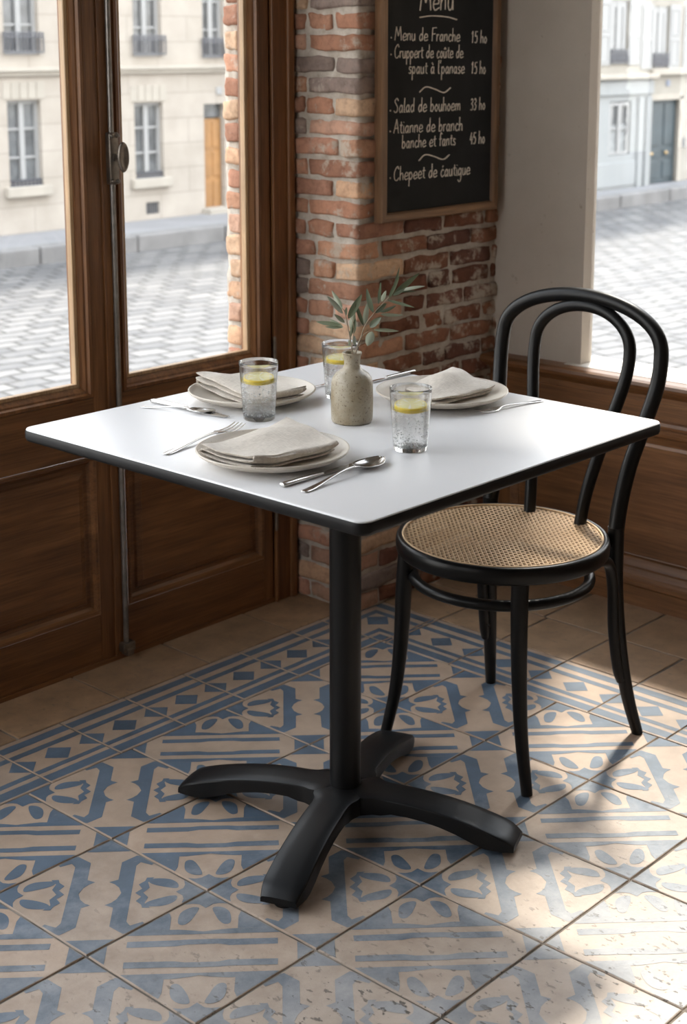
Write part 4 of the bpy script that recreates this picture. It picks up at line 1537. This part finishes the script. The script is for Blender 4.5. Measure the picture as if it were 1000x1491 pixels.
# cane: real woven strands
bm = bmesh.new()
RC = .1995
def strand(x0, y0, dx, dy, z, w, wob):
    """flat strand through (x0,y0) with direction, clipped to the disc"""
    b_ = x0 * dx + y0 * dy; c_ = x0 * x0 + y0 * y0 - RC * RC
    D = b_ * b_ - c_
    if D <= 1e-6: return
    t0, t1 = -b_ - math.sqrt(D), -b_ + math.sqrt(D)
    nx_, ny_ = -dy, dx
    n = 2
    prev = None
    for i in range(n + 1):
        t = t0 + (t1 - t0) * i / n
        x, y = x0 + dx * t, y0 + dy * t
        sag = -.0035 * (1 - (x * x + y * y) / (RC * RC))
        q = [bm.verts.new((x + nx_ * s * w / 2, y + ny_ * s * w / 2, z + sag + h)) for s, h in ((-1, 0), (-.5, .0005), (.5, .0005), (1, 0))]
        if prev:
            for k in range(3):
                bm.faces.new((prev[k], prev[k + 1], q[k + 1], q[k]))
        prev = q
PT = .0116
n = int(RC / PT) + 1
for k in range(-n, n + 1):
    for o_ in (-.0013, .0013):
        strand(k * PT + o_, 0, 0, 1, SZ - .0040, .0018, 0)
        strand(0, k * PT + o_, 1, 0, SZ - .0036, .0018, 0)
r2 = math.sqrt(.5)
for k in range(-int(n * 1.5), int(n * 1.5) + 1):
    strand((k + .5) * PT * r2 * r2, -(k + .5) * PT * r2 * r2, r2, r2, SZ - .0030, .0021, 0)
    strand((k + .5) * PT * r2 * r2, (k + .5) * PT * r2 * r2, r2, -r2, SZ - .0027, .0021, 0)
cane = obj('cane_seat', bm, M_cane, ch)
bm = bmesh.new()
tube(bm, [(RC * math.cos(2 * PI * k / 24) * .992, RC * math.sin(2 * PI * k / 24) * .992, SZ - .0014) for k in range(24)], .0022, n=3, seg=6, closed=True)
obj('cane_beading', bm, M_cane, cane, smooth=True)
# front legs
for s in (-1, 1):
    bm = bmesh.new()
    tube(bm, [(-.128, s * .138, SZ - .012), (-.134, s * .142, .34), (-.136, s * .147, .22), (-.140, s * .158, .11), (-.148, s * .180, .0)], [.0175, .0165, .0150, .0130, .0110], n=8, seg=18)
    obj('leg', bm, M_blackwood, ch, angle=50)
# rear legs continue into the outer back hoop; feet kept as parts of their own below the seat
for s in (-1, 1):
    bm = bmesh.new()
    tube(bm, [(.168, s * .157, SZ + .008), (.171, s * .158, .33), (.184, s * .165, .20), (.203, s * .176, .09), (.226, s * .190, .0)], [.0165, .0160, .0150, .0135, .0115], n=8, seg=18)
    obj('leg', bm, M_blackwood, ch, angle=50)
def back_path(y_s, z_list):
    pass
hoop = [(.168, -.157, .445), (.180, -.157, .50), (.198, -.164, .575), (.222, -.180, .66), (.242, -.193, .735), (.251, -.194, .79)]
arch = []
for k in range(1, 12):
    t = PI * k / 12
    arch.append((.251 + .012 * math.sin(t), -.194 * math.cos(t), .79 + .1035 * math.sin(t) ** .85))
full = hoop + arch + [(x, -y, z) for x, y, z in hoop[::-1]]
bm = bmesh.new()
tube(bm, full, [.0165, .0162, .0158, .0155, .0152, .015] + [.0148] * 11 + [.015, .0152, .0155, .0158, .0162, .0165], n=5, seg=18)
obj('outer_back_hoop', bm, M_blackwood, ch, smooth=True, angle=60)
IY = -.007
ihoop = [(.168, -.062, .430), (.180, -.068, .50), (.199, -.080, .575), (.221, -.098, .66), (.240, -.113, .735), (.249, -.116, .785)]
iarch = []
for k in range(1, 10):
    t = PI * k / 10
    iarch.append((.249 + .011 * math.sin(t), -.116 * math.cos(t), .785 + .088 * math.sin(t) ** .9))
bm = bmesh.new()
tube(bm, [(x, y + IY, z) for x, y, z in ihoop + iarch + [(x, -y, z) for x, y, z in ihoop[::-1]]], [.0128] * (12 + 9), n=5, seg=16)
obj('inner_back_hoop', bm, M_blackwood, ch, smooth=True, angle=60)
bm = bmesh.new()
tube(bm, [(-.002 + .176 * math.cos(2 * PI * k / 24), .176 * math.sin(2 * PI * k / 24), .360) for k in range(24)], .0112, n=3, seg=14, closed=True)
obj('stretcher_ring', bm, M_blackwood, ch, smooth=True)
for s in (-1, 1):
    bm = bmesh.new()
    tube(bm, [(.060, s * .178, SZ - .040), (.095, s * .174, SZ - .042), (.130, s * .168, SZ - .060), (.150, s * .166, SZ - .115), (.158, s * .166, .24), (.172, s * .170, .155), (.180, s * .173, .125)], [.010, .010, .011, .0115, .0115, .0108, .0085], n=7, seg=14)
    obj('side_brace', bm, M_blackwood, ch, smooth=True, angle=60)
    bm = bmesh.new()
    for z in (.16, .20):
        bmesh.ops.create_icosphere(bm, subdivisions=1, radius=.0035, matrix=Matrix.Translation((.160 + (.20 - z) * .2, s * .1655 - .010, z)))
    obj('screw', bm, M_iron, ch)

# ------------------------------------------------------------------ plates
def psurf(r):
    """height of the plate's upper surface above the table"""
    if r < .075: return .0075
    t = min(1.0, (r - .075) / (.122 - .075))
    return .0075 + .0125 * t ** 1.6
def plate_bm():
    bm = bmesh.new()
    pr = [(0, .0030), (.060, .0030), (.062, 0), (.070, 0), (.073, .0022), (.095, .0058), (.112, .0118), (.1205, .0172), (.1232, .0200), (.1228, .0217), (.1212, .0222), (.1195, .0212)]
    r = .115
    while r > .07:
        pr.append((r, psurf(r))); r -= .006
    pr += [(.06, .0074), (.03, .0072), (0, .0072)]
    lathe(bm, pr, 96)
    return bm
PL = [((-.250, -.072), 'stoneware plate nearest the viewer, under the front folded napkin', 0),
      ((.022, .256), 'stoneware plate at the window side of the table, partly behind a water glass', 1),
      ((.257, -.008), 'stoneware plate in front of the chair, at the right of the vase', 2)]
p0 = None
for (x, y), lab, k in PL:
    if p0 is None:
        p0 = obj('dinner_plate', plate_bm(), M_plate, smooth=True)
        o = p0
    else:
        o = p0.copy(); COL.objects.link(o)
    o.location = (x, y, TZ); o.rotation_euler = (0, 0, k * 1.3)
    if k == 1: o.scale = (.965, .965, 1)
    tag(o, lab, 'plate', 'place setting plates')

# ------------------------------------------------------------------ napkins
def napkin(quad, plate, label, seed, nlay, hump, hdir, th=.0056, gap=.0018):
    """folded cloth: a sheet folded nlay times across A-B, run from edge A-B to edge D-C"""
    A, B, C_, D = quad
    cx = sum(q[0] for q in quad) / 4; cy = sum(q[1] for q in quad) / 4
    pitch = th + gap
    path = []            # (v, height) centre line of the sheet
    nv = 16
    vlo, vhi = .02, .98
    rW = .022
    for li in range(nlay):
        a, b_ = (vhi, vlo) if li % 2 == 0 else (vlo, vhi)
        if li == nlay - 1: b_ += (.015 if b_ > .5 else -.015)
        if li == 0: a -= .03
        for k in range(nv + 1):
            path.append((a + (b_ - a) * k / nv, li * pitch))
        if li < nlay - 1:
            for k in range(1, 6):
                t = PI * k / 6
                s_ = 1 if b_ > .5 else -1
                path.append((b_ + s_ * rW * math.sin(t), li * pitch + pitch * (1 - math.cos(t)) / 2))
    W = math.hypot(B[0] - A[0], B[1] - A[1])
    L = len(path)
    nt_ = 34
    bm = bmesh.new()
    rows = []
    for i in range(nt_ + 1):
        t = i / nt_
        tt = .5 - .5 * math.cos(PI * t)
        outl = []
        for sgn in (1, -1):
            seq = range(L) if sgn > 0 else range(L - 1, -1, -1)
            for k in seq:
                v, h = path[k]
                p, q = path[max(0, k - 1)], path[min(L - 1, k + 1)]
                dv, dh = (q[0] - p[0]) * W, q[1] - p[1]
                ln = math.hypot(dv, dh) or 1
                thk = th / 2 * (1.0 if 0 < k < L - 1 else .5) * (.35 + .65 * (1 - abs(2 * tt - 1) ** 14))
                vv = v + (-dh / ln) * thk * sgn / W; hh = h + (dv / ln) * thk * sgn
                outl.append((vv, hh, h))
        row = []
        for vv, hh, h in outl:
            lay = h / pitch
            te = tt + (.012 * nz((vv * 3, lay * 1.7, seed), 1.3)) + (.018 if t > .5 else -.010) * (lay - nlay * .5) / nlay
            x = (A[0] * (1 - te) + D[0] * te) * (1 - vv) + (B[0] * (1 - te) + C_[0] * te) * vv
            y = (A[1] * (1 - te) + D[1] * te) * (1 - vv) + (B[1] * (1 - te) + C_[1] * te) * vv
            x += .0060 * nz((x, y, seed + lay * .6), 18); y += .0060 * nz((x, y, seed + 9 + lay * .6), 18)
            r = math.hypot(x - plate[0], y - plate[1])
            base = psurf(min(r, .121)) + .0016 + th / 2
            f = .35 + .65 * lay / max(1, nlay - 1)
            hu = hump * math.exp(-(((tt - hdir[0]) / .38) ** 2 + ((vv - hdir[1]) / .42) ** 2)) * f
            und = (0.0036 * nz((x, y, seed), 17) + .0016 * nz((x, y, seed + 5), 38)) * f
            row.append(bm.verts.new((x - cx, y - cy, base + hh + hu + max(und, -.0006 if lay < .5 else -.01))))
        rows.append(row)
    grid_faces(bm, rows, close_u=True)
    # close both ends along the sheet
    for row in (rows[0], rows[-1]):
        n2_ = len(row)
        for k in range(L - 1):
            try: bm.faces.new((row[k], row[k + 1], row[n2_ - 2 - k], row[n2_ - 1 - k]))
            except ValueError: pass
    o = obj('linen_napkin', bm, M_linen, angle=75, loc=(cx, cy, TZ))
    tag(o, label, 'napkin', 'folded linen napkins')
    return o
napkin([(-.352, -.014), (-.350, -.132), (-.178, -.146), (-.150, .000)], (-.250, -.072), 'folded beige linen napkin on the plate nearest the viewer', 3.1, 3, .012, (.75, .35))
napkin([(.086, .330), (.068, .160), (-.050, .190), (-.022, .362)], (.022, .256), 'folded linen napkin on the window-side plate behind the left water glass', 7.7, 3, .016, (.75, .30))
napkin([(.215, .045), (.172, -.064), (.340, -.070), (.362, .050)], (.257, -.008), 'folded linen napkin on the plate in front of the chair', 12.9, 2, .020, (.62, .30), th=.0068)

# ------------------------------------------------------------------ tumblers with lemon water
def glass_bm():
    bm = bmesh.new()
    H = .1045
    ro = lambda z: .0282 + .0068 * (z / H) ** 1.1
    pr = [(0, .0015), (.022, .0012), (.0262, .0), (.0278, .0012)]
    for k in range(1, 15):
        z = .0012 + (H - .0022) * k / 14
        pr.append((ro(z), z))
    pr += [(ro(H) - .0004, H - .0002), (ro(H) - .0010, H), (ro(H) - .0017, H - .0004)]
    for k in range(13, 0, -1):
        z = .0070 + (H - .0080) * k / 14
        pr.append((ro(z) - .0013, z))
    pr += [(.0250, .0073), (.020, .0062), (0, .0058)]
    lathe(bm, pr, 64)
    return bm
def water_bm(top):
    bm = bmesh.new()
    H = .1045
    ro = lambda z: .0282 + .0068 * (z / H) ** 1.1
    pr = [(0, .0056), (.0198, .0060), (.0252, .0072)]
    for k in range(0, 9):
        z = .0085 + (top - .0085) * k / 8
        pr.append((ro(z) - .0011, z))
    pr += [(ro(top) - .0035, top - .0006), (.02, top - .0009), (0, top - .0009)]
    lathe(bm, pr, 64)
    return bm
def bubbles_bm(seed, top):
    r = random.Random(seed)
    bm = bmesh.new()
    for k in range(260):
        z = .010 + (top - .016) * r.random() ** 1.4
        a = r.uniform(0, 2 * PI)
        rad = .0282 + .0068 * z / .1045 - .0024
        if r.random() < .3: rad *= math.sqrt(r.random())
        s = r.choice((.0006, .0008, .0010, .0013, .0017))
        bmesh.ops.create_icosphere(bm, subdivisions=1, radius=s, matrix=Matrix.Translation((rad * math.cos(a), rad * math.sin(a), z)))
    return bm
def lemon(loc, rz, tilt, label):
    root = empty('lemon_slice', loc, label, 'lemon slice', 'lemon slices in the tumblers', rz)
    root.rotation_euler = (Matrix.Rotation(.09 + tilt * .5, 3, Vector((.674, -.739, 0))) @ Matrix.Rotation(rz, 3, 'Z')).to_euler()
    bm = bmesh.new()
    lathe(bm, [(0, -.0040), (.0242, -.0040), (.0247, -.0034), (.0247, .0034), (.0242, .0041), (0, .0041)], 40)
    obj('flesh', bm, M_lemon, root, angle=40)
    bm = bmesh.new()
    lathe(bm, [(.0248, -.0040), (.0262, -.0038), (.0269, -.0018), (.0269, .0020), (.0262, .0039), (.0248, .0042), (.0248, -.0040)], 40)
    obj('rind', bm, M_rind, root, smooth=True)
GL = [((-.072, .141), 'tumbler of lemon water in front of the window-side plate', 'lemon slice floating in the left tumbler near the window', .0700),
      ((.150, .150), 'tumbler of lemon water standing behind the vase', 'lemon slice in the tumbler behind the vase', .0715),
      ((-.050, -.190), 'tumbler of lemon water at the front right of the vase', 'lemon slice floating in the front right tumbler', .0690)]
g0 = None
for k, ((x, y), lab, lab2, wt) in enumerate(GL):
    if k == 0:
        root = empty('water_tumbler', (x, y, TZ), lab, 'drinking glass', 'water tumblers', 0)
        g0 = [obj('glass_body', glass_bm(), M_glass, root, smooth=True, angle=60), obj('water', water_bm(.071), M_water, root, smooth=True, angle=60)]
    else:
        root = empty('water_tumbler', (x, y, TZ), lab, 'drinking glass', 'water tumblers', k * 1.9)
        for c_ in g0:
            d_ = c_.copy(); COL.objects.link(d_); d_.parent = root
    b_ = obj('bubbles', bubbles_bm(k, .071), M_bubble, root, smooth=True)
    b_['kind'] = 'stuff'
    lemon((x, y, TZ + .0730), .5 + k, (.05, -.04, .06)[k], lab2)

# ------------------------------------------------------------------ vase and olive sprigs
VX, VY = .0247, .0068
bm = bmesh.new()
pr = [(0, .0035), (.026, .0030), (.031, .0), (.0345, .0008), (.0362, .0045)]
for k in range(9): pr.append((.0365 + .0007 * math.sin(PI * k / 8), .010 + .055 * k / 8))
pr += [(.0362, .072), (.0340, .0795), (.0295, .0862), (.0235, .0908), (.0180, .0940), (.0150, .0975), (.0140, .102), (.0141, .110), (.0152, .1175), (.0170, .1218), (.0174, .1235), (.0168, .1247), (.0152, .1242), (.0138, .1220), (.0125, .117), (.0120, .105), (.014, .097), (.022, .088), (.032, .076), (.0335, .06), (.0335, .012), (0, .008)]
lathe(bm, pr, 72)
vz = obj('stoneware_vase', bm, M_vase, smooth=True, loc=(VX, VY, TZ))
tag(vz, 'speckled beige stoneware bottle vase holding olive sprigs at table centre', 'vase')
RT = Vector((.674, -.739, 0)); DP = Vector((.739, .674, 0))
AX = Vector((.02, .012, 0))
def P3(a, z, dep=0.0):
    return AX + RT * a + DP * dep + Vector((0, 0, z))
def leaf_mesh(bm, tl, base, tip, w, curl, roll, col, depth_dir):
    ax = tip - base
    L = ax.length
    ax.normalize()
    side = ax.cross(DP)
    if side.length < .1: side = ax.cross(Vector((0, 0, 1)))
    side.normalize()
    nrm = side.cross(ax).normalized()
    side = (side * math.cos(roll) + nrm * math.sin(roll)).normalized()
    nrm = side.cross(ax).normalized()
    n = 10
    rows = []
    for i in range(n + 1):
        t = i / n
        hw = w / 2 * (math.sin(PI * min(1, t ** .8 * .98 + .02)) ** .75) * (1.0 if t < .98 else .3)
        c = base + ax * (L * t) + nrm * (curl * L * math.sin(PI * t)) + nrm * (curl * L * .25 * t)
        row = []
        for s in (-1, -.5, 0, .5, 1):
            row.append(bm.verts.new(c + side * hw * s + nrm * (abs(s) * hw * .28)))
        rows.append(row)
    n0 = len(bm.faces)
    new = []
    for i in range(n):
        for j in range(4):
            f = bm.faces.new((rows[i][j], rows[i][j + 1], rows[i + 1][j + 1], rows[i + 1][j]))
            f.smooth = True
            for l in f.loops: l[tl] = col
LEAVES = [(0.0705,0.9696,0.0882,1.0107,0.0068),(0.0772,0.9749,0.1242,1.0129,0.0102),(0.0783,0.9749,0.0985,0.9902,0.0077),(0.0907,0.9833,0.1334,0.992,0.0064),(0.0862,0.9799,0.12,0.9799,0.0040),(0.0682,0.9662,0.1146,0.9552,0.0064),(0.0525,0.9593,0.0563,1.0004,0.0057),(0.0581,0.9639,0.0659,0.9833,0.0080),(0.048,0.9433,0.0671,0.9593,0.0102),(0.0559,0.9451,0.0841,0.9559,0.0077),(0.0559,0.9414,0.0967,0.9382,0.0064),(0.0379,0.9184,0.0575,0.9368,0.0132),(0.0435,0.9444,0.032,0.9901,0.0109),(0.0295,0.9237,0.0344,0.9627,0.0109),(0.0266,0.9214,0.0118,0.9639,0.0073),(0.0447,0.9138,0.089,0.9088,0.0073),(0.0418,0.911,0.0335,0.8879,0.0164),(-0.0104,0.9513,-0.0288,0.981,0.0091),(-0.009,0.9428,-0.0368,0.9748,0.0100),(-0.0036,0.9398,-0.0022,0.9524,0.0064),(-0.0058,0.9267,-0.0244,0.9428,0.0080),(-0.0131,0.9225,-0.0561,0.926,0.0086),(-0.009,0.9175,-0.0323,0.9306,0.0091),(-0.0104,0.9184,-0.0403,0.9174,0.0055),(0.0005,0.934,0.0242,0.9765,0.0132),(0.0039,0.9156,0.0107,0.9478,0.0114),(0.0091,0.9064,0.013,0.934,0.0077),(0.0051,0.9018,0.0062,0.9179,0.0059),(0.0119,0.8856,0.0107,0.9064,0.0068),(0.0033,0.8856,0.0017,0.896,0.0050),(0.0755,0.9760,0.0888,1.0243,0.0048)]
# which face of the leaf looks at the table: 1 = dark upper side
FACE = [0, 0, 0, 1, 0, 0, 0, 1, 0, 0, 1, 0, 0, 1, 0, 1, 1, 1, 1, 1, 1, 0, 1, 0, 0, 1, 0, 1, 1, 1, 0]
STEMS = {
 'R': [[(.0105, .790), (.0131, .8694), (.0221, .8995), (.03, .9226), (.0457, .9444), (.066, .9662), (.0765, .9770)], [(.0232, .9020), (.0323, .9095), (.0447, .9140)], [(.0164, .8830), (.0232, .8898), (.0312, .8925)]],
 'L': [[(.003, .790), (.0074, .8693), (.0039, .8972), (-.0006, .9202), (-.0052, .9432), (-.0104, .9519)], [(.006, .880), (.0095, .9064), (.0084, .9271), (.0020, .9386)]],
}
rl = random.Random(21)
def sprig(key, idx, label):
    root = empty('olive_sprig', (VX, VY, TZ + .124), label, 'olive sprig', 'olive sprigs in the vase')
    off = Vector((VX, VY, TZ + .124))
    bm = bmesh.new()
    for si, st in enumerate(STEMS[key]):
        r0 = .0013 if si == 0 else .0008
        tube(bm, [P3(a, z, .003 * nz((a, z, 4), 40)) - off for a, z in st], [r0 * (1 - .55 * k / (len(st) - 1)) for k in range(len(st))], n=5, seg=8)
    obj('stem', bm, M_stem, root, smooth=True)
    bm = bmesh.new(); tl = bm.loops.layers.float_color.new('tint')
    for k in idx:
        a0, z0, a1, z1, w = LEAVES[k]
        dd_ = rl.uniform(-.016, .016)
        b_ = P3(a0, z0, 0) - off; t_ = P3(a1, z1, dd_) - off
        kk = rl.uniform(.8, 1.2)
        leaf_mesh(bm, tl, b_, t_, w * .95, rl.uniform(-.07, .07), rl.uniform(-.5, .5) + (PI if FACE[k] == 0 else 0), (kk, kk, kk * rl.uniform(.9, 1.05), 1), 0)
    # keep the winding: upper side versus silvery under side
    me = bpy.data.meshes.new('foliage'); bm.to_mesh(me); bm.free(); me.materials.append(M_leaf)
    fo = bpy.data.objects.new('foliage', me); COL.objects.link(fo); fo.parent = root
sprig('R', list(range(0, 17)) + [30], 'taller olive sprig leaning right out of the vase')
sprig('L', list(range(17, 30)), 'shorter olive sprig leaning left out of the vase')

# ------------------------------------------------------------------ cutlery
def loft(bm, sec, seg=14):
    """sec = [(x, half width, half thickness, z centre)], superelliptic sections"""
    rows = []
    for x, hw, ht, z in sec:
        row = []
        for k in range(seg):
            a = 2 * PI * k / seg
            c, s = math.cos(a), math.sin(a)
            row.append(bm.verts.new((x, hw * math.copysign(abs(c) ** .7, c), z + ht * math.copysign(abs(s) ** .8, s))))
        rows.append(row)
    grid_faces(bm, rows, close_u=True)
    bm.faces.new(rows[0]); bm.faces.new(rows[-1])
def smooth_sec(sec, n=5):
    a = crom([(s[0], s[1], s[2]) for s in sec], n); b_ = crom([(s[3], 0, 0) for s in sec], n)
    return [(p.x, max(.0002, p.y), max(.0002, p.z), q.x) for p, q in zip(a, b_)]
def spoon_parts(root):
    bm = bmesh.new()
    loft(bm, smooth_sec([(0, .0030, .0007, .0016), (.003, .0058, .0012, .0016), (.020, .0062, .0013, .0020), (.050, .0042, .0014, .0048), (.085, .0026, .0016, .0088), (.112, .0023, .0018, .0100), (.128, .0030, .0017, .0082), (.138, .0050, .0012, .0062)]))
    obj('handle', bm, M_steel, root, smooth=True, angle=60)
    bm = bmesh.new()
    rows_t, rows_b = [], []
    n, mseg = 22, 14
    x0, x1 = .1305, .1965
    for i in range(n + 1):
        t = i / n
        x = x0 + (x1 - x0) * t
        hw = .0205 * math.sin(PI * min(1, (t * .93 + .045))) ** .62 * (1 - .16 * (t - .45))
        if i in (0, n): hw = .0035
        rim = .0072 + .0022 * (2 * t - 1) ** 2
        dp_ = .0064 * (math.sin(PI * (t * .9 + .05)) ** .8)
        rt_, rb_ = [], []
        for j in range(mseg + 1):
            s = 2 * j / mseg - 1
            z = rim - dp_ * (1 - s * s)
            rt_.append(bm.verts.new((x, hw * s, z + .0005))); rb_.append(bm.verts.new((x, hw * s * 1.02, z - .0006)))
        rows_t.append(rt_); rows_b.append(rb_)
    grid_faces(bm, rows_t); grid_faces(bm, [r[::-1] for r in rows_b])
    for i in range(n):
        for j in (0, mseg):
            bm.faces.new((rows_t[i][j], rows_t[i + 1][j], rows_b[i + 1][j], rows_b[i][j]))
    for i in (0, n):
        for j in range(mseg):
            bm.faces.new((rows_t[i][j], rows_t[i][j + 1], rows_b[i][j + 1], rows_b[i][j]))
    obj('bowl', bm, M_steel, root, smooth=True)
def fork_parts(root):
    bm = bmesh.new()
    loft(bm, smooth_sec([(0, .0030, .0007, .0014), (.003, .0056, .0012, .0014), (.020, .0062, .0013, .0018), (.050, .0042, .0014, .0034), (.085, .0026, .0016, .0058), (.112, .0024, .0017, .0062), (.126, .0042, .0014, .0054), (.136, .0100, .0010, .0048), (.146, .0118, .0009, .0030)]))
    obj('handle', bm, M_steel, root, smooth=True, angle=60)
    for k in range(4):
        y = -.0099 + .0066 * k
        bm = bmesh.new()
        loft(bm, smooth_sec([(.142, .0021, .0009, .0032), (.155, .0015, .0009, .0020), (.175, .0014, .0009, .0030), (.188, .0011, .0007, .0058), (.1925, .0005, .0004, .0068)]), 8)
        for v in bm.verts: v.co.y += y
        obj('tine', bm, M_steel, root, smooth=True)
def knife_parts(root):
    bm = bmesh.new()
    loft(bm, smooth_sec([(0, .0035, .0015, .0042), (.003, .0062, .0036, .0042), (.020, .0066, .0040, .0042), (.060, .0058, .0038, .0040), (.088, .0054, .0036, .0038), (.096, .0050, .0030, .0036)]))
    obj('handle', bm, M_steel, root, smooth=True, angle=60)
    bm = bmesh.new()
    sec = [(.093, .0042, .0042), (.100, .0055, .0050), (.112, .0075, .0060), (.150, .0080, .0064), (.180, .0075, .0064), (.198, .0050, .0062), (.206, .0005, .0060)]
    rows = []
    for x, lo_, hi in sec:
        rows.append([bm.verts.new((x, -lo_, .0030)), bm.verts.new((x, 0, .0038)), bm.verts.new((x, hi * .9, .0042)), bm.verts.new((x, hi * .9, .0026)), bm.verts.new((x, 0, .0024)), bm.verts.new((x, -lo_, .0026))])
    grid_faces(bm, rows, close_u=True)
    bm.faces.new(rows[0]); bm.faces.new(rows[-1])
    obj('blade', bm, M_steel, root, angle=40)
KIND = {'spoon': ('spoon', spoon_parts, .1965), 'fork': ('fork', fork_parts, .1925), 'knife': ('knife', knife_parts, .206)}
PROTO = {}
def cutlery(kind, tail, tip, label, scale=None, dz=0.0):
    nm, fn, L = KIND[kind]
    t = Vector((*tail, 0)); d = Vector((*tip, 0)) - t
    rz = math.atan2(d.y, d.x)
    root = empty(nm, (t.x, t.y, TZ + dz), label, nm, 'table cutlery', rz)
    s = scale or 1.0
    root.scale = (s, s, s)
    if kind not in PROTO:
        fn(root); PROTO[kind] = list(root.children)
    else:
        for c_ in PROTO[kind]:
            d_ = c_.copy(); COL.objects.link(d_); d_.parent = root
    return root
cutlery('fork', (-.347, .078), (-.140, .122), 'fork beyond the left rim of the nearest plate, tines showing', 1.13)
cutlery('knife', (-.349, -.190), (-.180, -.190), 'knife beside the nearest plate, lying behind the front spoon', .92)
cutlery('spoon', (-.347, -.233), (-.134, -.207), 'spoon at the front edge of the table, beside the nearest plate', 1.06)
cutlery('spoon', (-.157, .362), (-.106, .236), 'spoon at the window-side left corner, bowl towards the nearest plate', .76)
cutlery('knife', (-.118, .378), (-.108, .170), 'knife between window-side spoon and window-side plate', .95)
cutlery('fork', (.225, .2435), (.148, .230), 'fork mostly hidden between the window-side plate and the back tumbler', .8)
cutlery('knife', (.410, .187), (.250, .187), 'knife behind the vase, on the far side of the chair-side plate', .9)
cutlery('fork', (.377, -.150), (.216, -.122), 'fork in front of the chair-side plate, nearest the chair', .84)
